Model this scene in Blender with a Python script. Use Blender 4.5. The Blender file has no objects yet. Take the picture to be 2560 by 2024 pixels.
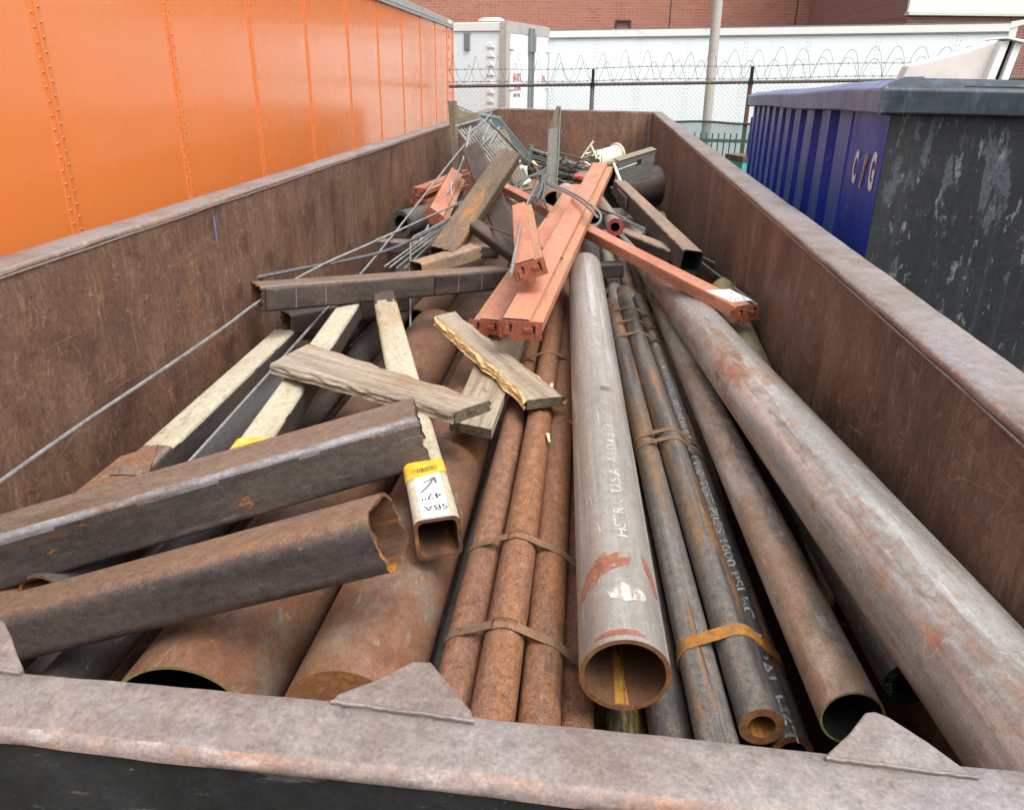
import bpy, math, random
from mathutils import Vector as V, Matrix as M, noise
# ------------------------------------------------------------------ camera, light, exposure
scene = bpy.context.scene
C = scene.collection
rnd = random.Random(11)
R = math.radians
PITCH, YAW, ROLL, EYE = .4045, -.1041, .0182, V((0, 0, 3.108))
fwd = V((math.sin(YAW)*math.cos(PITCH), math.cos(YAW)*math.cos(PITCH), -math.sin(PITCH)))
r0 = V((math.cos(YAW), -math.sin(YAW), 0)); u0 = r0.cross(fwd)
rt = r0*math.cos(ROLL)+u0*math.sin(ROLL); up = u0*math.cos(ROLL)-r0*math.sin(ROLL)
cd = bpy.data.cameras.new('camera'); cam = bpy.data.objects.new('camera', cd); C.objects.link(cam)
cam.matrix_world = M(((rt.x, up.x, -fwd.x, EYE.x), (rt.y, up.y, -fwd.y, EYE.y), (rt.z, up.z, -fwd.z, EYE.z), (0, 0, 0, 1)))
cd.sensor_fit = 'HORIZONTAL'; cd.sensor_width = 36; cd.lens = 36*1950/2560
cd.clip_start = .02; cd.clip_end = 2000
scene.camera = cam
SUN_EL, SUN_AZ = R(62), R(138)
w = bpy.data.worlds.new('World'); scene.world = w; w.use_nodes = True
nt = w.node_tree
bg = nt.nodes['Background']
sky = nt.nodes.new('ShaderNodeTexSky'); sky.sky_type = 'NISHITA'; sky.sun_disc = False
sky.sun_elevation = SUN_EL; sky.sun_rotation = SUN_AZ; sky.air_density = 1.0; sky.dust_density = 6.0; sky.ozone_density = 1.0
hs = nt.nodes.new('ShaderNodeHueSaturation'); hs.inputs['Saturation'].default_value = .22      # an overcast sky is grey
nt.links.new(sky.outputs[0], hs.inputs['Color']); nt.links.new(hs.outputs[0], bg.inputs[0])
bg.inputs[1].default_value = .15
sd = bpy.data.lights.new('sun', 'SUN'); sd.energy = .75; sd.angle = R(35); sd.color = (1, .98, .94)
sun = bpy.data.objects.new('sun', sd); C.objects.link(sun)
# direction towards the sun: azimuth measured as the sky texture does (clockwise from +Y)
sv = V((math.sin(SUN_AZ)*math.cos(SUN_EL), math.cos(SUN_AZ)*math.cos(SUN_EL), math.sin(SUN_EL)))
sun.rotation_euler = sv.to_track_quat('Z', 'Y').to_euler(); sun.location = (0, 0, 30)
vs = scene.view_settings
vs.view_transform = 'Standard'; vs.look = 'None'; vs.exposure = 1.1; vs.gamma = 1; vs.use_curve_mapping = False
scene.cycles.use_denoising = True
scene.cycles.max_bounces = 6

# ------------------------------------------------------------------ materials
def srgb(r, g, b, k=1.0):
    f = lambda c: ((c/255)/12.92 if c <= 10 else (((c/255)+.055)/1.055)**2.4)*k
    return (f(r), f(g), f(b), 1)

def mat(name, base, layers=(), rough=(.5, .8), metal=0., bump=.15, bs=(60, 60, 60), spec=.4, coat=0., k=1., soft=.36, grit=.22, alpha=None, dents=None):
    """layers: (colour, scale xyz, lo, hi, amount[, kind]); noise in object space, kind 'n' patches, 'l' hairlines, 'v' cracked cells"""
    mul = lambda c: (c[0]*k, c[1]*k, c[2]*k, 1)
    base = mul(base)
    m = bpy.data.materials.new(name); m.use_nodes = True
    nt = m.node_tree; N = nt.nodes; L = nt.links
    b = N['Principled BSDF']
    tc = N.new('ShaderNodeTexCoord'); oi = N.new('ShaderNodeObjectInfo')
    ad = N.new('ShaderNodeVectorMath'); ad.operation = 'MULTIPLY_ADD'
    L.new(oi.outputs['Random'], ad.inputs[0]); ad.inputs[1].default_value = (37, 53, 71); L.new(tc.outputs['Object'], ad.inputs[2])
    def nz(s, det=5., ro=.6, dist=0.):
        mp = N.new('ShaderNodeVectorMath'); mp.operation = 'MULTIPLY'; L.new(ad.outputs[0], mp.inputs[0]); mp.inputs[1].default_value = s
        t = N.new('ShaderNodeTexNoise'); t.inputs['Scale'].default_value = 1; t.inputs['Detail'].default_value = det
        t.inputs['Roughness'].default_value = ro; t.inputs['Distortion'].default_value = dist
        L.new(mp.outputs[0], t.inputs['Vector']); return t.outputs['Fac']
    def mr(x, a, c, d, e):
        q = N.new('ShaderNodeMapRange'); q.clamp = True; L.new(x, q.inputs[0])
        for i, vv in enumerate((a, c, d, e)): q.inputs[i+1].default_value = vv
        return q.outputs[0]
    col = None
    for ly in layers:
        c, s, lo, hi, am = ly[:5]; c = mul(c); kind = ly[5] if len(ly) > 5 else 'n'
        if kind == 'n': mid, hw = (lo+hi)/2-.012, (hi-lo)*soft; lo, hi = mid-hw, mid+hw
        if kind == 't':     # settled rust and dust, plus painted-in top light, on the upward side (object space, stays with it)
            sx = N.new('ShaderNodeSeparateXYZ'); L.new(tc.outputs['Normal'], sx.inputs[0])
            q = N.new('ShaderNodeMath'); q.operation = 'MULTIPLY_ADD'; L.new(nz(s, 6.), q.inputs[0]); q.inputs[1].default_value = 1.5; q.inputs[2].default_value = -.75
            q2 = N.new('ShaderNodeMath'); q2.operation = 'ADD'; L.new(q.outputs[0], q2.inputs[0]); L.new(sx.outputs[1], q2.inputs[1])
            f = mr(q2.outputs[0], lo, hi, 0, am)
        elif kind == 'l':
            x = nz(s, 2., .5, .25)
            q = N.new('ShaderNodeMath'); q.operation = 'SUBTRACT'; L.new(x, q.inputs[0]); q.inputs[1].default_value = .5
            q2 = N.new('ShaderNodeMath'); q2.operation = 'ABSOLUTE'; L.new(q.outputs[0], q2.inputs[0])
            f1 = mr(q2.outputs[0], lo, hi, am, 0)
            f2 = mr(nz((s[0]*.7+3, s[1]*.7+3, s[2]*.7+3), 3.), .5, .62, 0, 1)
            q3 = N.new('ShaderNodeMath'); q3.operation = 'MULTIPLY'; L.new(f1, q3.inputs[0]); L.new(f2, q3.inputs[1]); f = q3.outputs[0]
        else:
            f = mr(nz(s, 7. if kind == 'n' else 3., .65, .3 if kind == 'd' else 0.), lo, hi, 0, am)
        mx = N.new('ShaderNodeMix'); mx.data_type = 'RGBA'
        L.new(f, mx.inputs[0])
        if col is None: mx.inputs[6].default_value = base
        else: L.new(col, mx.inputs[6])
        mx.inputs[7].default_value = c; col = mx.outputs[2]
    if grit and bump:
        f = mr(nz((230, 230, 230), 3., .7), .32, .68, 1-grit*1.25, 1+grit)
        f2 = mr(nz((55, 55, 40), 5., .65), .34, .66, 1-grit*.9, 1+grit*.7)
        q = N.new('ShaderNodeMath'); q.operation = 'MULTIPLY'; L.new(f, q.inputs[0]); L.new(f2, q.inputs[1])
        sc = N.new('ShaderNodeVectorMath'); sc.operation = 'SCALE'; L.new(q.outputs[0], sc.inputs['Scale'])
        if col is None: sc.inputs[0].default_value = base[:3]
        else: L.new(col, sc.inputs[0])
        col = sc.outputs[0]
    if col is None: b.inputs['Base Color'].default_value = base
    else: L.new(col, b.inputs['Base Color'])
    L.new(mr(nz((9, 9, 5), 6.), .3, .7, rough[0], rough[1]), b.inputs['Roughness'])
    b.inputs['Metallic'].default_value = metal
    b.inputs['Specular IOR Level'].default_value = spec
    if coat: b.inputs['Coat Weight'].default_value = coat; b.inputs['Coat Roughness'].default_value = .08
    last = None
    if dents:
        bp = N.new('ShaderNodeBump'); bp.inputs['Strength'].default_value = dents[1]; bp.inputs['Distance'].default_value = .05
        L.new(nz(dents[0], 1.5), bp.inputs['Height']); last = bp
    if bump:
        bp = N.new('ShaderNodeBump'); bp.inputs['Strength'].default_value = bump; bp.inputs['Distance'].default_value = .004
        L.new(nz(bs, 5., .7), bp.inputs['Height'])
        if last: L.new(last.outputs[0], bp.inputs['Normal'])
        last = bp
    if last: L.new(last.outputs[0], b.inputs['Normal'])
    if alpha:   # (scale, lo, hi): worn away in patches
        L.new(mr(nz(alpha[0], 6., .7), alpha[1], alpha[2], 0, alpha[3] if len(alpha) > 3 else 1), b.inputs['Alpha'])
    return m

RUST = srgb(165, 95, 55); ORANGE = srgb(190, 110, 45); DARK = (.02, .018, .017, 1); GREY = srgb(150, 146, 142)
m_in = mat('bin_inside', srgb(118, 89, 73), [
    (srgb(92, 67, 55), (1.5, 1.5, 1.1), .42, .62, .75), (srgb(140, 112, 92), (4, 4, 1.6), .52, .72, .6), (srgb(96, 64, 54), (14, 14, 5), .48, .7, .55),
    (srgb(134, 94, 64), (3, 3, 1.6), .54, .7, .6), (srgb(76, 48, 42), (4, 4, 4), .53, .68, .65), (srgb(158, 110, 68), (11, 11, 7), .62, .74, .55), (srgb(162, 146, 128), (12, 12, .45), .57, .74, .5), (srgb(176, 158, 138), (40, 40, 16), .63, .74, .5),
    (srgb(160, 130, 104), (9, 9, .9), .0, .010, .5, 'l'), (srgb(170, 142, 116), (2, 1.2, 9), .0, .006, .6, 'l'), (srgb(166, 136, 108), (22, 14, 9), .0, .018, .55, 'l'), (srgb(64, 42, 36), (6, 5, 3), .0, .006, .5, 'l'), (srgb(178, 150, 120), (5, 4, 6), .0, .004, .6, 'l'),
    (srgb(48, 32, 27), (70, 70, 50), .58, .75, .5)], rough=(.45, .7), bump=.3, bs=(60, 60, 40), dents=((1.3, 1.3, 1.3), .14), k=.86, grit=.26)
m_rim = mat('bin_rim', srgb(158, 148, 144), [
    (srgb(136, 118, 108), (4, 4, 4), .42, .62, .8), (srgb(160, 160, 168), (2.2, 2.2, 2.2), .5, .7, .6), (srgb(170, 150, 144), (22, 22, 22), .5, .7, .5), (srgb(112, 98, 96), (60, 60, 60), .56, .72, .55), (srgb(168, 116, 92), (7, 7, 7), .62, .72, .55),
    (srgb(196, 190, 188), (40, 40, 40), .64, .74, .5), (srgb(104, 92, 88), (12, 12, 12), .0, .004, .5, 'l')], rough=(.5, .72), bump=.14, bs=(140, 140, 140), k=.6, grit=.2)
m_edge = mat('bin_rim_edge', srgb(158, 140, 132), [(srgb(170, 122, 94), (10, 40, 40), .48, .64, .75), (srgb(130, 116, 110), (50, 50, 50), .5, .7, .6), (srgb(196, 186, 180), (16, 60, 60), .58, .70, .6)], rough=(.45, .7), bump=.2, bs=(90, 90, 90), k=.66, grit=.2)
m_black = mat('bin_black_paint', (.012, .013, .012, 1), [((.03, .03, .03, 1), (6, 6, 6), .5, .7, .6), ((.1, .095, .085, 1), (9, 9, 30), .62, .68, .6), ((.09, .088, .08, 1), (40, 40, 60), .62, .72, .5), ((.2, .19, .17, 1), (26, 26, 40), .67, .71, .6)], rough=(.5, .75), bump=.3, bs=(40, 40, 40), dents=((8, 8, 8), .15))
m_silver = mat('mill_steel', srgb(170, 165, 158), [
    (srgb(146, 140, 131), (18, 18, .35), .45, .66, .8), (srgb(206, 206, 204), (34, 34, .5), .53, .70, .75), (srgb(126, 122, 118), (5, 5, 2), .5, .7, .5),
    (srgb(168, 138, 112), (7, 7, 1.0), .56, .7, .5), (srgb(112, 108, 104), (90, 90, 5), .56, .72, .55), (srgb(218, 218, 216), (70, 70, 3), .60, .72, .6), (srgb(130, 124, 118), (2, 2, 70), .58, .72, .35), (srgb(225, 222, 216), (30, 30, 4), .0, .006, .5, 'l')], rough=(.28, .46), metal=.5, bump=.1, bs=(30, 30, 200), k=1.05, grit=.12)
m_big = mat('scuffed_steel', srgb(166, 164, 160), [
    (srgb(142, 135, 127), (9, 9, .7), .45, .66, .65), (srgb(206, 204, 199), (10, 10, .9), .50, .66, .75), (srgb(160, 116, 86), (4.2, 4.2, 1.6), .525, .615, .85), (srgb(178, 126, 92), (24, 24, 12), .57, .69, .6),
    (srgb(106, 101, 96), (40, 40, 2), .58, .72, .6), (srgb(222, 220, 216), (70, 70, 8), .60, .74, .6), (srgb(100, 92, 84), (80, 80, 30), .58, .74, .55), (srgb(228, 224, 216), (8, 8, 10), .0, .004, .7, 'l'), (srgb(96, 88, 80), (20, 20, 30), .0, .008, .5, 'l')], rough=(.26, .44), metal=.5, bump=.14, bs=(40, 40, 90), k=1.08, grit=.14, soft=.42)
m_mill = mat('dark_mill_scale', srgb(122, 116, 110), [
    (srgb(74, 72, 72), (14, 14, .7), .44, .62, .8), (srgb(160, 154, 146), (20, 20, .5), .53, .68, .65), (srgb(144, 112, 76), (9, 9, 1.0), .52, .66, .7),
    (srgb(190, 126, 64), (18, 18, 1.4), .56, .68, .8), (srgb(62, 54, 48), (90, 90, 60), .55, .72, .55), (srgb(186, 178, 168), (60, 60, 20), .62, .74, .5), (srgb(132, 92, 62), (40, 40, 14), .6, .72, .5)], rough=(.34, .56), metal=.3, bump=.2, bs=(90, 90, 60), k=.86, grit=.28)
m_tan = mat('tan_rusty_steel', srgb(164, 142, 122), [
    (srgb(162, 116, 86), (5, 5, 1.2), .46, .62, .75), (srgb(196, 190, 182), (7, 7, 1.1), .49, .62, .85), (srgb(112, 100, 88), (5, 5, 2.2), .55, .68, .65), (srgb(170, 112, 72), (20, 20, 6), .57, .7, .6),
    (srgb(98, 86, 74), (70, 70, 30), .6, .74, .5), (srgb(210, 200, 188), (50, 50, 9), .62, .74, .5), (srgb(206, 190, 172), (14, 14, 6), .0, .005, .6, 'l')], rough=(.34, .56), metal=.3, bump=.15, bs=(70, 70, 50), k=.9, grit=.2, soft=.44)
m_rust = mat('red_rust', srgb(146, 106, 82), [
    (srgb(160, 108, 72), (8, 8, 1.2), .45, .62, .7), (srgb(124, 90, 74), (12, 12, .9), .48, .66, .65), (srgb(170, 132, 108), (40, 40, 10), .52, .7, .5),
    (srgb(86, 58, 46), (150, 150, 150), .56, .66, .85), (srgb(100, 70, 54), (50, 50, 40), .58, .7, .6), (srgb(172, 112, 62), (10, 10, 2.4), .6, .72, .55), (srgb(186, 158, 136), (100, 100, 60), .64, .74, .4)], rough=(.62, .85), bump=.4, bs=(160, 160, 160), spec=.3, k=.72, grit=.3)
m_brown = mat('brown_rusty_pipe', srgb(142, 104, 80), [
    (srgb(124, 92, 73), (2.6, 2.6, 1), .42, .62, .75), (srgb(152, 102, 66), (5, 5, 2.2), .5, .66, .7), (srgb(142, 136, 122), (3.4, 3.4, 1.8), .56, .68, .75), (srgb(120, 72, 50), (8, 8, 4), .54, .68, .6),
    (srgb(178, 172, 158), (30, 30, 16), .62, .73, .5), (srgb(198, 142, 66), (15, 15, 9), .66, .73, .8), (srgb(196, 176, 140), (7, 7, 1.2), .0, .004, .7, 'l'), (srgb(86, 62, 48), (90, 90, 60), .58, .72, .55), (srgb(76, 64, 56), (2.5, 2.5, 1.5), .62, .7, .5)], rough=(.45, .7), bump=.2, bs=(110, 110, 110), spec=.4, k=.7, grit=.22, soft=.42)
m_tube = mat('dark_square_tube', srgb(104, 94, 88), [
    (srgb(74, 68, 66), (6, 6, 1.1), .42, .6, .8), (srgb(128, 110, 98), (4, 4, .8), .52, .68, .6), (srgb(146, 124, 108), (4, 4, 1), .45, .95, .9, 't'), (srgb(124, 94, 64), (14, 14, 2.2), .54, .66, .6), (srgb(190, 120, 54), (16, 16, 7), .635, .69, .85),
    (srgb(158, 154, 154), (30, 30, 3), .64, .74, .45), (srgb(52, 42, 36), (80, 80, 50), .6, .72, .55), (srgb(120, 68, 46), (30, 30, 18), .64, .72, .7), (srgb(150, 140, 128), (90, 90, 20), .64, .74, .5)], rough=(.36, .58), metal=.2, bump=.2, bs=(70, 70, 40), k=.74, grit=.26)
m_tube2 = mat('rusty_square_tube', srgb(116, 96, 76), [
    (srgb(92, 78, 62), (8, 8, 1.5), .42, .6, .8), (srgb(160, 106, 50), (14, 14, 2.2), .54, .66, .8), (srgb(84, 64, 50), (7, 7, 3), .55, .65, .6), (srgb(150, 134, 118), (30, 30, 14), .62, .72, .6)], rough=(.6, .8), bump=.25, bs=(80, 80, 60), k=.8, grit=.3)
m_dk = mat('brown_black_steel', srgb(88, 76, 71), [(srgb(62, 54, 52), (6, 6, 2), .45, .6, .8), (srgb(106, 88, 76), (10, 10, 2), .55, .7, .6), (srgb(132, 100, 72), (28, 28, 9), .62, .72, .5), (srgb(150, 140, 130), (12, 12, 10), .0, .006, .6, 'l')], rough=(.45, .7), metal=.15, bump=.2, bs=(80, 80, 60), k=.8, grit=.25)
m_tan_top = mat('tan_dusty_steel', srgb(146, 124, 106), [(srgb(160, 132, 106), (7, 7, 2), .45, .65, .7), (srgb(116, 98, 86), (12, 12, 3), .5, .68, .6), (srgb(168, 158, 150), (20, 20, 4), .6, .72, .5), (srgb(90, 70, 58), (60, 60, 40), .6, .72, .5), (srgb(170, 122, 78), (9, 9, 3), .62, .72, .5)], rough=(.45, .68), bump=.2, k=.85, grit=.25)
m_cornerglint = mat('painted_corner_highlight', srgb(150, 146, 148), [(srgb(112, 98, 92), (14, 14, 4), .46, .62, .8), (srgb(186, 184, 188), (40, 40, 9), .54, .68, .7), (srgb(150, 108, 76), (18, 18, 6), .58, .7, .6)], rough=(.35, .55), metal=.3, bump=.2, k=.8)  # pale edge highlight put into the colour of a tube's front top corner
m_cut = mat('burnt_cut_edge', srgb(120, 112, 96), [(srgb(150, 168, 172), (60, 60, 60), .5, .62, .7), (srgb(176, 116, 40), (30, 30, 30), .52, .64, .8), (srgb(50, 46, 44), (90, 90, 90), .58, .7, .6)], rough=(.5, .8), bump=.5, bs=(160, 160, 160))
m_bore = mat('rusty_bore', srgb(96, 66, 44), [(srgb(166, 108, 36), (9, 9, 1.2), .52, .64, .85), (srgb(58, 40, 32), (14, 14, 3), .48, .62, .7), (srgb(84, 76, 64), (20, 20, 4), .6, .7, .6)], rough=(.7, .9), bump=.3)
m_rustend = mat('rusted_end_face', srgb(122, 82, 52), [(srgb(150, 100, 50), (40, 40, 40), .48, .66, .7), (srgb(90, 60, 44), (90, 90, 90), .55, .7, .6)], rough=(.7, .9), bump=.3)
m_brass = mat('yellowed_cut_end', srgb(132, 122, 74), [(srgb(92, 82, 46), (40, 40, 40), .5, .64, .7)], rough=(.5, .7))
m_white = mat('peeling_cream_paint', srgb(206, 196, 172), [(srgb(182, 164, 130), (4, 4, 1.0), .46, .66, .75), (srgb(222, 218, 206), (8, 8, 1.3), .54, .7, .6), (srgb(190, 144, 92), (3, 3, .9), .56, .7, .8), (srgb(132, 116, 94), (22, 22, 3), .58, .72, .6), (srgb(96, 80, 64), (50, 50, 10), .62, .72, .7), (srgb(120, 108, 92), (10, 10, 12), .0, .006, .6, 'l'), (srgb(110, 98, 82), (40, 40, 1.2), .0, .012, .6, 'l')], rough=(.6, .8), bump=.2, k=.66, grit=.18)
m_whclean = mat('white_tag_paint', srgb(226, 226, 224), [(srgb(200, 196, 186), (20, 20, 6), .6, .75, .5)], rough=(.5, .7), bump=.05, k=.85, grit=.06)
m_yellow = mat('yellow_label', srgb(230, 184, 56), [(srgb(206, 158, 44), (30, 30, 30), .5, .7, .6), (srgb(236, 222, 170), (14, 14, 14), .56, .68, .6), (srgb(130, 106, 60), (60, 60, 60), .62, .7, .6)], rough=(.4, .6), bump=.02, k=.8)
m_ink = mat('black_marker', (.03, .028, .03, 1), rough=(.5, .6), bump=0)
m_inkg = mat('grey_marker', (.12, .12, .125, 1), rough=(.5, .6), bump=0)
m_paper = mat('white_paper', srgb(228, 230, 236), rough=(.7, .8), bump=0)
m_sten = mat('white_stencil', srgb(206, 208, 206), rough=(.6, .8), bump=0, alpha=((60, 60, 60), .36, .66))
m_sten2 = mat('faded_stencil', srgb(206, 206, 204), rough=(.6, .8), bump=0, alpha=((45, 45, 45), .40, .72))
m_sten3 = mat('ghost_stencil', srgb(200, 198, 194), rough=(.6, .8), bump=0, alpha=((38, 38, 38), .5, .66))
m_strap = mat('rusty_strap', srgb(120, 96, 76), [(srgb(150, 106, 60), (20, 20, 20), .5, .64, .8), (srgb(82, 68, 58), (40, 40, 40), .52, .66, .6)], rough=(.55, .75), metal=.2, bump=.15)
m_strapo = mat('orange_rust_strap', srgb(166, 112, 46), [(srgb(128, 104, 80), (24, 24, 24), .5, .62, .8), (srgb(198, 122, 36), (36, 36, 36), .56, .66, .8)], rough=(.6, .8), bump=.2, k=.85)
m_wood = mat('weathered_grey_wood', srgb(164, 150, 132), [(srgb(126, 112, 96), (34, 34, 1.2), .45, .65, .8), (srgb(182, 174, 162), (12, 12, .9), .52, .7, .65), (srgb(146, 118, 86), (3, 3, 1.6), .5, .66, .65), (srgb(78, 64, 52), (60, 60, 1.0), .6, .72, .8), (srgb(96, 84, 70), (140, 140, 3), .56, .7, .6), (srgb(60, 50, 42), (12, 12, .8), .0, .006, .8, 'l')], rough=(.8, .95), bump=.5, bs=(140, 140, 5), spec=.2, k=.84, grit=.16)
m_fresh = mat('fresh_splintered_wood', srgb(222, 190, 136), [(srgb(184, 140, 84), (90, 90, 5), .46, .62, .8), (srgb(236, 216, 176), (60, 60, 4), .52, .68, .7), (srgb(120, 92, 62), (120, 120, 8), .6, .7, .7)], rough=(.8, .95), bump=.8, bs=(200, 200, 10), spec=.2)
m_endgrain = mat('dark_end_grain', srgb(96, 86, 72), [(srgb(64, 56, 46), (60, 60, 60), .48, .64, .8)], rough=(.85, .95), bump=.5, bs=(120, 120, 120), spec=.2)
m_salmon = mat('salmon_rack_paint', srgb(200, 136, 108), [(srgb(176, 106, 78), (4, 4, 1.0), .48, .66, .75), (srgb(208, 154, 132), (4, 4, 1.4), .54, .7, .5), (srgb(142, 98, 76), (10, 10, 2.4), .53, .70, .55), (srgb(112, 80, 62), (50, 50, 22), .58, .72, .65), (srgb(96, 70, 56), (22, 22, 40), .0, .006, .6, 'l'), (srgb(222, 190, 174), (80, 80, 30), .62, .74, .5), (srgb(150, 112, 90), (26, 26, .8), .58, .72, .5)], rough=(.34, .54), bump=.1, spec=.45, k=.8, grit=.18)
m_salmon2 = mat('dusty_rack_ledge', srgb(170, 122, 92), [(srgb(140, 108, 84), (6, 6, 1.2), .46, .66, .7), (srgb(196, 138, 108), (14, 14, 3), .56, .7, .6)], rough=(.5, .7), bump=.1)
m_plate = mat('orange_rack_plate', srgb(152, 88, 66), [(srgb(140, 74, 50), (30, 30, 30), .5, .66, .7), (srgb(206, 128, 92), (16, 16, 16), .56, .7, .6)], rough=(.4, .6), bump=.1, k=.85)
m_rod = mat('bright_conduit', srgb(158, 158, 156), [(srgb(116, 116, 114), (20, 20, 4), .5, .66, .6), (srgb(190, 190, 188), (40, 40, 8), .55, .7, .5)], rough=(.35, .5), metal=.55, bump=.05)
m_rodd = mat('dull_conduit', srgb(104, 104, 104), [(srgb(80, 80, 80), (20, 20, 4), .5, .66, .6)], rough=(.4, .6), metal=.4, bump=.05)
m_rubber = mat('grey_thick_pipe', srgb(86, 82, 78), [(srgb(66, 63, 60), (6, 6, 16), .45, .65, .7), (srgb(112, 106, 98), (12, 12, 3), .56, .7, .5)], rough=(.6, .8), bump=.15)
m_galv = mat('galvanised_sheet', srgb(152, 152, 146), [(srgb(126, 126, 120), (14, 14, 3), .48, .66, .6), (srgb(176, 176, 170), (30, 30, 6), .55, .7, .5), (srgb(130, 112, 84), (10, 10, 4), .62, .72, .5)], rough=(.45, .65), metal=.3, bump=.1, k=.95)
m_tanpost = mat('grimy_tan_post', srgb(126, 116, 98), [(srgb(96, 86, 72), (14, 14, 1.5), .45, .65, .8), (srgb(150, 140, 122), (9, 9, 1), .55, .7, .6)], rough=(.6, .8), bump=.2)
m_green = mat('dark_green_rack', srgb(40, 58, 56), [(srgb(66, 84, 82), (10, 10, 3), .5, .7, .6)], rough=(.4, .6), bump=.1)
m_greengrey = mat('grey_green_tray', srgb(100, 110, 106), [(srgb(76, 84, 80), (9, 9, 3), .5, .66, .6)], rough=(.45, .65), bump=.1)
m_cream = mat('cream_plastic', srgb(216, 210, 186), [(srgb(180, 170, 140), (9, 9, 9), .52, .7, .6)], rough=(.4, .6), bump=.05)
m_bag = mat('white_plastic_bag', srgb(216, 214, 216), [(srgb(200, 120, 120), (14, 14, 14), .6, .66, .7)], rough=(.3, .5), bump=.4, bs=(30, 30, 30))
m_redplastic = mat('red_can_paint', srgb(180, 60, 58), [(srgb(225, 220, 220), (18, 18, 18), .6, .64, .8)], rough=(.3, .5), bump=.1)
m_redend = mat('red_painted_end', srgb(150, 66, 66), [(srgb(120, 50, 52), (30, 30, 30), .5, .66, .6)], rough=(.5, .7), k=.8)
m_grnend = mat('green_painted_end', srgb(22, 58, 46), [(srgb(14, 40, 32), (30, 30, 30), .5, .66, .6)], rough=(.3, .5))
m_mintend = mat('pale_green_end', srgb(160, 170, 160), rough=(.5, .7))
m_orangetr = mat('orange_trailer_paint', srgb(240, 134, 68), [(srgb(234, 134, 72), (.5, .5, .8), .4, .7, .5), (srgb(220, 128, 72), (5, 5, .5), .56, .8, .16), (srgb(204, 124, 80), (1.5, 7, .3), .6, .85, .25)], rough=(.18, .3), bump=0, spec=.5, coat=.3, dents=((.5, .9, .35), .04), grit=0, k=.84)
m_orseam = mat('orange_seam_paint', srgb(234, 132, 72), [(srgb(218, 122, 64), (3, 3, 1), .5, .7, .6)], rough=(.25, .4), bump=0, k=.86)
m_rivet = mat('rivet_metal', srgb(186, 128, 88), rough=(.3, .45), metal=.2, bump=0)
m_alu = mat('aluminium_rail', srgb(176, 176, 172), [(srgb(150, 150, 146), (3, 3, 3), .5, .7, .6)], rough=(.4, .55), metal=.3, bump=.03)
m_wtr = mat('white_trailer_paint', srgb(228, 235, 235), [(srgb(219, 228, 228), (.6, .6, .8), .45, .7, .6), (srgb(205, 210, 206), (5, 5, .8), .58, .74, .4)], rough=(.3, .42), bump=0, coat=.2, dents=((.6, .6, .4), .03))
m_wtr2 = mat('white_rail_paint', srgb(226, 226, 220), [(srgb(200, 200, 192), (4, 4, 4), .54, .72, .5)], rough=(.4, .6), bump=.03, grit=.05)
m_greypost = mat('grey_door_frame', srgb(176, 170, 164), [(srgb(156, 148, 142), (4, 4, 2), .5, .7, .6)], rough=(.5, .65), bump=.03)
m_seal = mat('dark_gasket', srgb(120, 124, 122), rough=(.6, .8), bump=0)
m_redtext = mat('red_lettering', srgb(190, 96, 100), rough=(.5, .6), bump=0)
m_fence = mat('fence_wire', srgb(126, 132, 130), rough=(.5, .7), metal=.2, bump=0)
m_postg = mat('galvanised_post', srgb(120, 120, 118), [(srgb(96, 92, 90), (9, 9, 3), .5, .68, .6)], rough=(.5, .7), metal=.2, bump=.05)
m_postr = mat('rusty_post', srgb(116, 70, 54), [(srgb(84, 56, 46), (9, 9, 3), .5, .68, .6)], rough=(.6, .8), bump=.1)
m_rail = mat('dark_fence_rail', srgb(84, 70, 66), [(srgb(110, 74, 58), (.5, 9, 9), .5, .64, .8)], rough=(.6, .8), bump=.1)
m_blackwire = mat('black_wire', srgb(78, 84, 86), rough=(.5, .7), bump=0)
m_concrete = mat('concrete_pole', srgb(176, 170, 162), [(srgb(160, 154, 146), (6, 6, 1), .48, .68, .6)], rough=(.8, .9), bump=.1)
m_blue = mat('worn_blue_paint', srgb(26, 50, 156), [(srgb(44, 70, 166), (6, 6, 1), .46, .68, .6), (srgb(20, 36, 122), (3, 3, 1), .5, .68, .6), (srgb(96, 110, 150), (14, 14, .9), .60, .76, .5), (srgb(140, 150, 168), (50, 50, 3), .66, .78, .5), (srgb(64, 68, 80), (8, 8, 1.4), .66, .76, .4), (srgb(160, 168, 180), (12, 12, 3), .0, .006, .6, 'l')], rough=(.33, .5), bump=.08, dents=((3, 3, 2), .08), grit=.1)
m_bluegrey = mat('faded_blue_grey_paint', srgb(66, 88, 158), [(srgb(100, 116, 154), (9, 9, 1.1), .46, .66, .7), (srgb(38, 60, 154), (5, 5, 1), .48, .64, .75), (srgb(150, 158, 170), (20, 20, 1.5), .58, .74, .6), (srgb(84, 88, 96), (12, 12, 2), .62, .74, .4), (srgb(196, 202, 208), (60, 60, 3), .64, .76, .5)], rough=(.36, .52), bump=.1, dents=((4, 4, 3), .1), grit=.12)
m_bluerim = mat('faded_blue_rim', srgb(98, 110, 142), [(srgb(126, 136, 154), (6, 6, 8), .46, .66, .7), (srgb(60, 74, 112), (9, 9, 9), .54, .68, .6), (srgb(140, 98, 70), (5, 5, 5), .68, .73, .8), (srgb(160, 166, 170), (30, 30, 14), .6, .72, .5)], rough=(.38, .56), bump=.12, grit=.14)
m_drim = mat('blue_black_rim', srgb(48, 58, 66), [(srgb(84, 96, 106), (14, 14, 3), .5, .66, .7), (srgb(28, 34, 42), (6, 6, 4), .5, .66, .7), (srgb(110, 122, 118), (24, 24, 5), .6, .72, .6)], rough=(.4, .6), bump=.15)
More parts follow.
